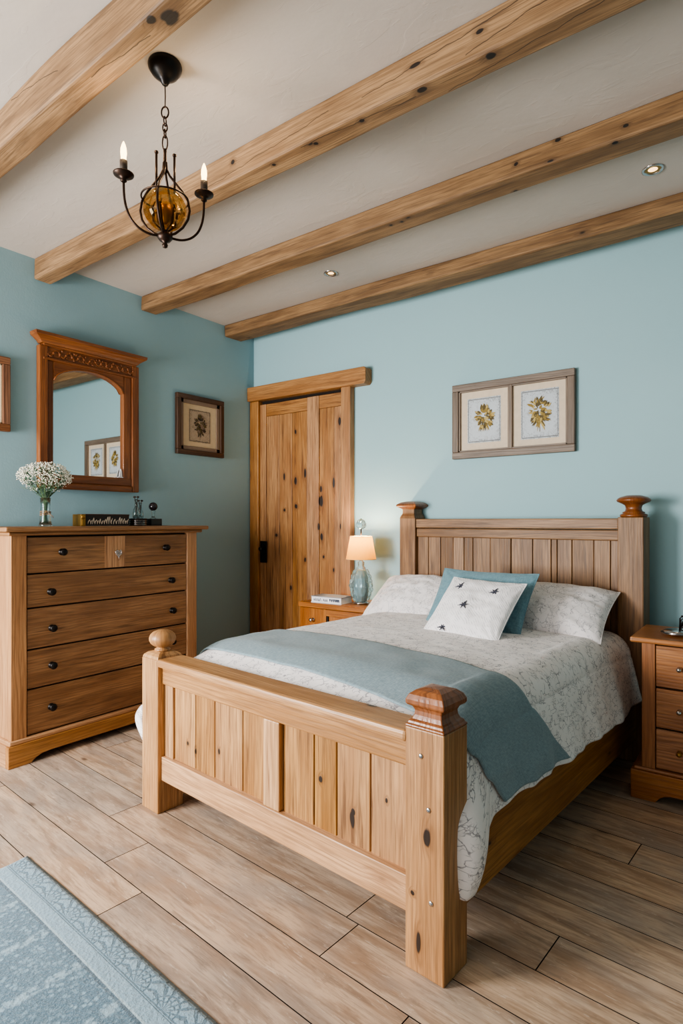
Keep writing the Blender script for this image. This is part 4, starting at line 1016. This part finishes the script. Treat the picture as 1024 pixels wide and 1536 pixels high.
# round black stand with bottles
t = thing('round_stand', 'low round black ribbed stand carrying two slim glass bottles', 'stand', (-3.42, 2.325, DT))
m = MB().loft([(.058, 0), (.060, .004), (.055, .010), (.059, .016), (.055, .022), (.059, .028), (.055, .034), (.060, .042), (.060, .047), (.050, .049), (.0, .049)], 40); m.build('base', plain('black_lacquer', rgb(24, 20, 20), .25), t)
m = MB()
for k in range(3): m.tube([(.0605 * math.cos(a), .0605 * math.sin(a), .010 + .012 * k) for a in [i * PI / 20 for i in range(40)]], .0016, 6, closed=True)
lbl(m.build('band', M_SILVER, t), 'thin silver bands')
def bottle(x, y, h, label, lean=0):
    t = thing('glass_bottle', label, 'bottle', (x, y, DT + .0495), group=None)
    MB().loft([(.020, 0), (.022, .003), (.0225, h * .25), (.018, h * .45), (.010, h * .62), (.0085, h * .9), (.011, h * .92), (.011, h), (.0085, h), (.007, h * .6), (.016, h * .42), (.020, h * .24), (.019, .005), (0, .004)], 24).build('glass', M_GLASS, t)
    m = MB()
    for k in range(4): m.tube([(0.004 * math.cos(k * 1.7), .004 * math.sin(k * 1.7), .01), (.006 * math.cos(k * 1.7 + .5), .006 * math.sin(k * 1.7 + .5), h * .8), (.016 * math.cos(k * 1.7), .016 * math.sin(k * 1.7), h * 1.12)], [.0015, .0018, .0012], 5); m.ball((.016 * math.cos(k * 1.7), .016 * math.sin(k * 1.7), h * 1.12), .0075, 8, 6, (1, 1, .8), .4)
    m.build('dried_sprig', plain('dark_dried_sprig', rgb(58, 50, 42), .9), t)
bottle(-3.40, 2.298, .125, 'slim glass bottle with dark dried sprigs, left one on the black stand')
bottle(-3.435, 2.352, .105, 'slim glass bottle with dark dried sprigs, right one on the black stand')
# black orb ornament on a little dark block
t = thing('orb_ornament', 'dark glossy orb on a glass stem and black block, right end of dresser', 'ornament', (-3.42, 2.443, DT))
MB().box(-.038, .038, -.042, .045, 0, .047).build('block', plain('black_block', rgb(26, 22, 21), .4), t, bevel=.004)
MB().loft([(.018, .047), (.020, .050), (.012, .056), (.009, .07), (.013, .09), (.016, .10), (.01, .108)], 20).build('glass_stem', M_GLASS, t)
MB().ball((0, 0, .130), .029, 24, 16).build('orb', plain('dark_glossy_orb', rgb(44, 38, 42), .12), t)

# ================================================================== CHANDELIER
def build_chandelier():
    cx, cy = -1.713, 1.272; A = math.radians(63.2)
    t = thing('chandelier', 'dark bronze two-candle chandelier with amber glass globe on a chain', 'chandelier', (cx, cy, 0), A)
    m = MB().loft([(.056, H), (.058, H - .006), (.056, H - .016), (.044, H - .034), (.030, H - .046), (.022, H - .052), (.016, H - .058), (.010, H - .070), (.0, H - .074)], 32); m.build('ceiling_rose', M_IRON, t)
    m = MB().tube([(0, 0, H - .07), (.001, 0, 2.73), (0, 0, 2.69)], .0022, 6); m.build('cord', M_BRONZE, t)
    def link(z, rz, rx, h, tk=.0024):
        pts = []
        for k in range(20):
            a = 2 * PI * k / 20; x = rx * math.cos(a); zz = z + h / 2 * math.sin(a); pts.append((x * math.cos(rz), x * math.sin(rz), zz))
        MB().tube(pts, tk, 6, closed=True).build('chain_link', M_BRONZE, t)
    link(2.674, -.5, .0125, .040, .0028); link(2.643, 1.0, .0105, .032); link(2.621, -.5, .008, .030); link(2.600, 1.0, .008, .030); link(2.568, -.5, .009, .052)
    m = MB().loft([(.003, 2.548), (.006, 2.54), (.005, 2.53), (.0062, 2.50), (.008, 2.47), (.006, 2.462)], 12); m.build('stem', M_BRONZE, t)
    # pear-shaped loops around the globe
    for rz in (-A + .64, -A + .64 + PI / 2):
        pts = []
        P2 = [(0.004, 2.50), (.006, 2.475), (.017, 2.452), (.034, 2.430), (.060, 2.400), (.080, 2.365), (.086, 2.33), (.080, 2.30), (.062, 2.272), (.036, 2.252), (.010, 2.244)]
        full = P2 + [(-x, z) for x, z in reversed(P2)]
        m = MB().tube([(x * math.cos(rz), x * math.sin(rz), z) for x, z in full], .0042, 8); m.build('scroll', M_BRONZE, t)
    m = MB(); m.tube([(.079 * math.cos(a), .079 * math.sin(a), 2.372) for a in [i * PI / 20 for i in range(40)]], .003, 8, closed=True); m.build('globe_ring', M_BRONZE, t)
    MB().ball((0, 0, 2.335), .073, 36, 24, (1, 1, .96)).build('glass_globe', M_AMBER, t)
    m = MB().ball((0, 0, 2.32), .024, 20, 14, (1, 1, 1.5)); lbl(m.build('gold_egg', M_GOLDM, t), 'golden egg inside globe')
    m = MB()
    for k in range(6):
        a = k * PI / 3; m.tube([(.01 * math.cos(a), .01 * math.sin(a), 2.262), (.036 * math.cos(a), .036 * math.sin(a), 2.285), (.042 * math.cos(a), .042 * math.sin(a), 2.335), (.03 * math.cos(a), .03 * math.sin(a), 2.36)], [.003, .006, .004, .0015], 6)
        m.ball((.045 * math.cos(a), .045 * math.sin(a), 2.335), .006, 8, 6, (1, 1, 1), .4)
    m.build('leaf_cage', M_BRONZE, t)
    m = MB().loft([(0, 2.200), (.008, 2.204), (.010, 2.212), (.006, 2.220), (.018, 2.226), (.026, 2.236), (.026, 2.244), (.016, 2.252), (.010, 2.262), (.0, 2.268)], 24); m.build('hub', M_BRONZE, t)
    cam = .64 - A
    for x, zt in ((-.030, 2.536), (.033, 2.524)):
        X, Y = x * math.cos(cam), x * math.sin(cam)
        m = MB(); m.tube([(X, Y, 2.392), (X, Y, zt)], .0042, 8); m.ball((X, Y, zt), .0075, 10, 7, (1, 1, .8)); m.build('rod', M_BRONZE, t)
    for s in (-1, 1):
        pts = []
        P2 = [(.012, 2.242), (.05, 2.240), (.085, 2.252), (.112, 2.278), (.127, 2.312), (.134, 2.35), (.136, 2.400)]
        for i in range(len(P2) - 1):
            for k in range(4):
                q = k / 4; p0, p1, p2, p3 = P2[max(0, i - 1)], P2[i], P2[i + 1], P2[min(len(P2) - 1, i + 2)]
                pts.append(tuple(.5 * (2 * p1[j] + (p2[j] - p0[j]) * q + (2 * p0[j] - 5 * p1[j] + 4 * p2[j] - p3[j]) * q * q + (3 * p1[j] - p0[j] - 3 * p2[j] + p3[j]) * q ** 3) for j in (0, 1)))
        pts.append(P2[-1])
        arm = MB().tube([(s * x, 0, z) for x, z in pts], .0042, 8).build('arm', M_BRONZE, t)
        X = s * .136
        MB().loft([(.006, 2.396), (.011, 2.400), (.008, 2.406), (.020, 2.413), (.033, 2.420), (.034, 2.424), (.026, 2.421), (.014, 2.420), (.014, 2.428)], 24, cx=X).build('drip_pan', M_BRONZE, arm)
        MB().loft([(.0125, 2.424), (.0125, 2.468), (.0095, 2.470)], 18, cx=X).build('candle_sleeve', plain('dark_candle_sleeve', rgb(70, 58, 48), .6), arm)
        MB().loft([(.0085, 2.468), (.009, 2.482), (.0105, 2.495), (.0095, 2.51), (.006, 2.523), (.002, 2.533), (0, 2.535)], 16, cx=X).build('candle_bulb', M_FLAME, arm)
        l = bpy.data.lights.new('candle', 'POINT'); l.energy = 1.6; l.color = (1, .72, .42); l.shadow_soft_size = .02
        o = bpy.data.objects.new('candle_light', l); C.objects.link(o); o.location = (cx + X * math.cos(A), cy + X * math.sin(A), 2.56)
build_chandelier()

# ================================================================== RUG
def m_rug():
    t = NT('blue_patterned_rug'); uvv, x, y = t.uv()         # y = distance from the long edge, x along it
    tuft = t.noise(uvv, 260, 2, .6); tuft2 = t.voro(uvv, 95)
    blob = t.voro(uvv, 62); big = t.noise(uvv, 9, 4, .6)
    fl = t.mix(t.step(blob, .22, .5), rgb(120, 149, 164), rgb(71, 100, 117))
    fl = t.mix(t.math('MULTIPLY', t.step(big, .4, .62), .55), fl, rgb(65, 93, 108))
    band = t.math('MULTIPLY', t.step(t.math('SINE', t.math('MULTIPLY', x, 30)), .86, .98), t.step(t.noise(uvv, 40, 2), .38, .55))
    fl = t.mix(t.math('MULTIPLY', band, .8), fl, rgb(141, 166, 178))
    # border: fans radiating from knots on an inner line
    P = .135; mx = t.math('SUBTRACT', t.math('MODULO', t.math('ADD', x, .02), P), P / 2); dy = t.math('SUBTRACT', .072, y)
    an = t.math('ARCTAN2', mx, dy); rr = t.math('SQRT', t.math('ADD', t.math('MULTIPLY', mx, mx), t.math('MULTIPLY', dy, dy)))
    wob = t.math('MULTIPLY', t.noise(uvv, 60, 2), 3.0)
    ray = t.step(t.math('SINE', t.math('ADD', t.math('MULTIPLY', an, 15), wob)), .15, .6)
    arc = t.step(t.math('ABSOLUTE', t.math('SUBTRACT', rr, .045)), .0015, .004, True)
    arc2 = t.step(t.math('ABSOLUTE', t.math('SUBTRACT', t.math('ADD', rr, t.math('MULTIPLY', t.math('SINE', t.math('MULTIPLY', an, 7)), .004)), .028)), .001, .0035, True)
    fan = t.math('MULTIPLY', t.math('MAXIMUM', t.math('MAXIMUM', ray, arc), arc2), t.math('LESS_THAN', y, .072))
    def line(c, w): return t.step(t.math('ABSOLUTE', t.math('SUBTRACT', y, c)), w * .5, w, True)
    fan = t.math('MAXIMUM', fan, t.math('MAXIMUM', line(.073, .003), t.math('MAXIMUM', line(.079, .002), line(.014, .002))))
    bd = t.mix(t.noise(uvv, 30, 3), rgb(115, 143, 160), rgb(134, 160, 173)); bd = t.mix(t.math('MULTIPLY', fan, .85), bd, rgb(63, 92, 108))
    bd = t.mix(t.step(y, .006, .009, True), bd, rgb(89, 117, 135))
    c = t.mix(t.step(y, .122, .124), bd, fl)
    c = t.mix(line(.123, .004), c, rgb(152, 174, 183)); c = t.mix(t.math('MULTIPLY', line(.131, .006), .7), c, rgb(47, 67, 80))
    c = t.mix(t.math('MULTIPLY', t.step(tuft, .45, .7), .35), c, rgb(146, 170, 181))
    c = t.mix(t.math('MULTIPLY', t.step(tuft, .3, .5, True), .3), c, rgb(54, 80, 96))
    h = t.math('ADD', t.math('ADD', tuft, tuft2), t.math('MULTIPLY', fan, -.6))
    t.bsdf(c, .95, t.bump(h, .45, .004), Sheen_Weight=.3); return t.m
def build_rug():
    m = MB(); Lx, Ly = 2.3, 1.7; nx, ny = 160, 90
    def fn(a, b):
        x, y = a * Lx, b * Ly
        wob = .004 * math.sin(x * 3.1 + .4) * max(0, 1 - y * 1.5) 
        ex = .008 * math.sin(y * 14) * max(0, 1 - x * 5)
        z = .009 + .0025 * noise.noise(Vector((x * 5, y * 5, 1))) + (.006 * math.exp(-((x) / .03) ** 2 - (y / .03) ** 2))
        e = min(x, y, Lx - x, Ly - y); z = z * min(1, .35 + e / .006 * .65)
        return (x + ex, -y + wob, z)
    m.grid(fn, nx, ny, uvfn=lambda a, b: (a * Lx, b * Ly), flip=True)
    # under side and edge
    b0 = len(m.v)
    o = m.build('rug', m_rug(), matrix=Matrix.Translation((-2.240, 1.052, 0.001)) @ Matrix.Rotation(math.radians(-3.3), 4, 'Z'))
    s = o.modifiers.new('thick', 'SOLIDIFY'); s.thickness = .004; s.offset = -1
    tag(o, 'blue and white patterned rug with fan border on the plank floor', 'rug')
build_rug()

# ================================================================== LIGHT
def area(name, loc, target, sx, sy, energy, col, spread=PI):
    l = bpy.data.lights.new(name, 'AREA'); l.shape = 'RECTANGLE'; l.size = sx; l.size_y = sy; l.energy = energy; l.color = col; l.spread = spread
    o = bpy.data.objects.new(name, l); C.objects.link(o); o.location = loc
    o.rotation_euler = (Vector(target) - Vector(loc)).to_track_quat('-Z', 'Y').to_euler(); return o
area('window_light', (-3.1, -.9, 1.35), (-1.2, 2.6, .7), 1.0, 1.2, 200, (1.0, .98, .96))
area('soft_fill', (-1.8, -2.3, 1.2), (-1.3, 3.2, 1.0), 1.8, 1.2, 60, (1.0, .97, .94))  # added fill lamp at the open front, aimed to brighten the back wall
w = bpy.data.worlds.new('world'); bpy.context.scene.world = w; w.use_nodes = True
w.node_tree.nodes['Background'].inputs[0].default_value = (1.0, .97, .94, 1); w.node_tree.nodes['Background'].inputs[1].default_value = .38

# ================================================================== CAMERA
cam = bpy.data.cameras.new('camera'); co = bpy.data.objects.new('camera', cam); C.objects.link(co)
co.location = (0, 0, 1.25); co.rotation_euler = (PI / 2, 0, .64)
cam.sensor_fit = 'HORIZONTAL'; cam.sensor_width = 36; cam.lens = 36 * 880 / 1024; cam.shift_y = 14 / 1024; cam.clip_start = .05
bpy.context.scene.camera = co
sc = bpy.context.scene
sc.view_settings.view_transform = 'AgX'; sc.view_settings.look = 'AgX - Medium High Contrast'; sc.view_settings.exposure = 0.0; sc.view_settings.gamma = 1.0
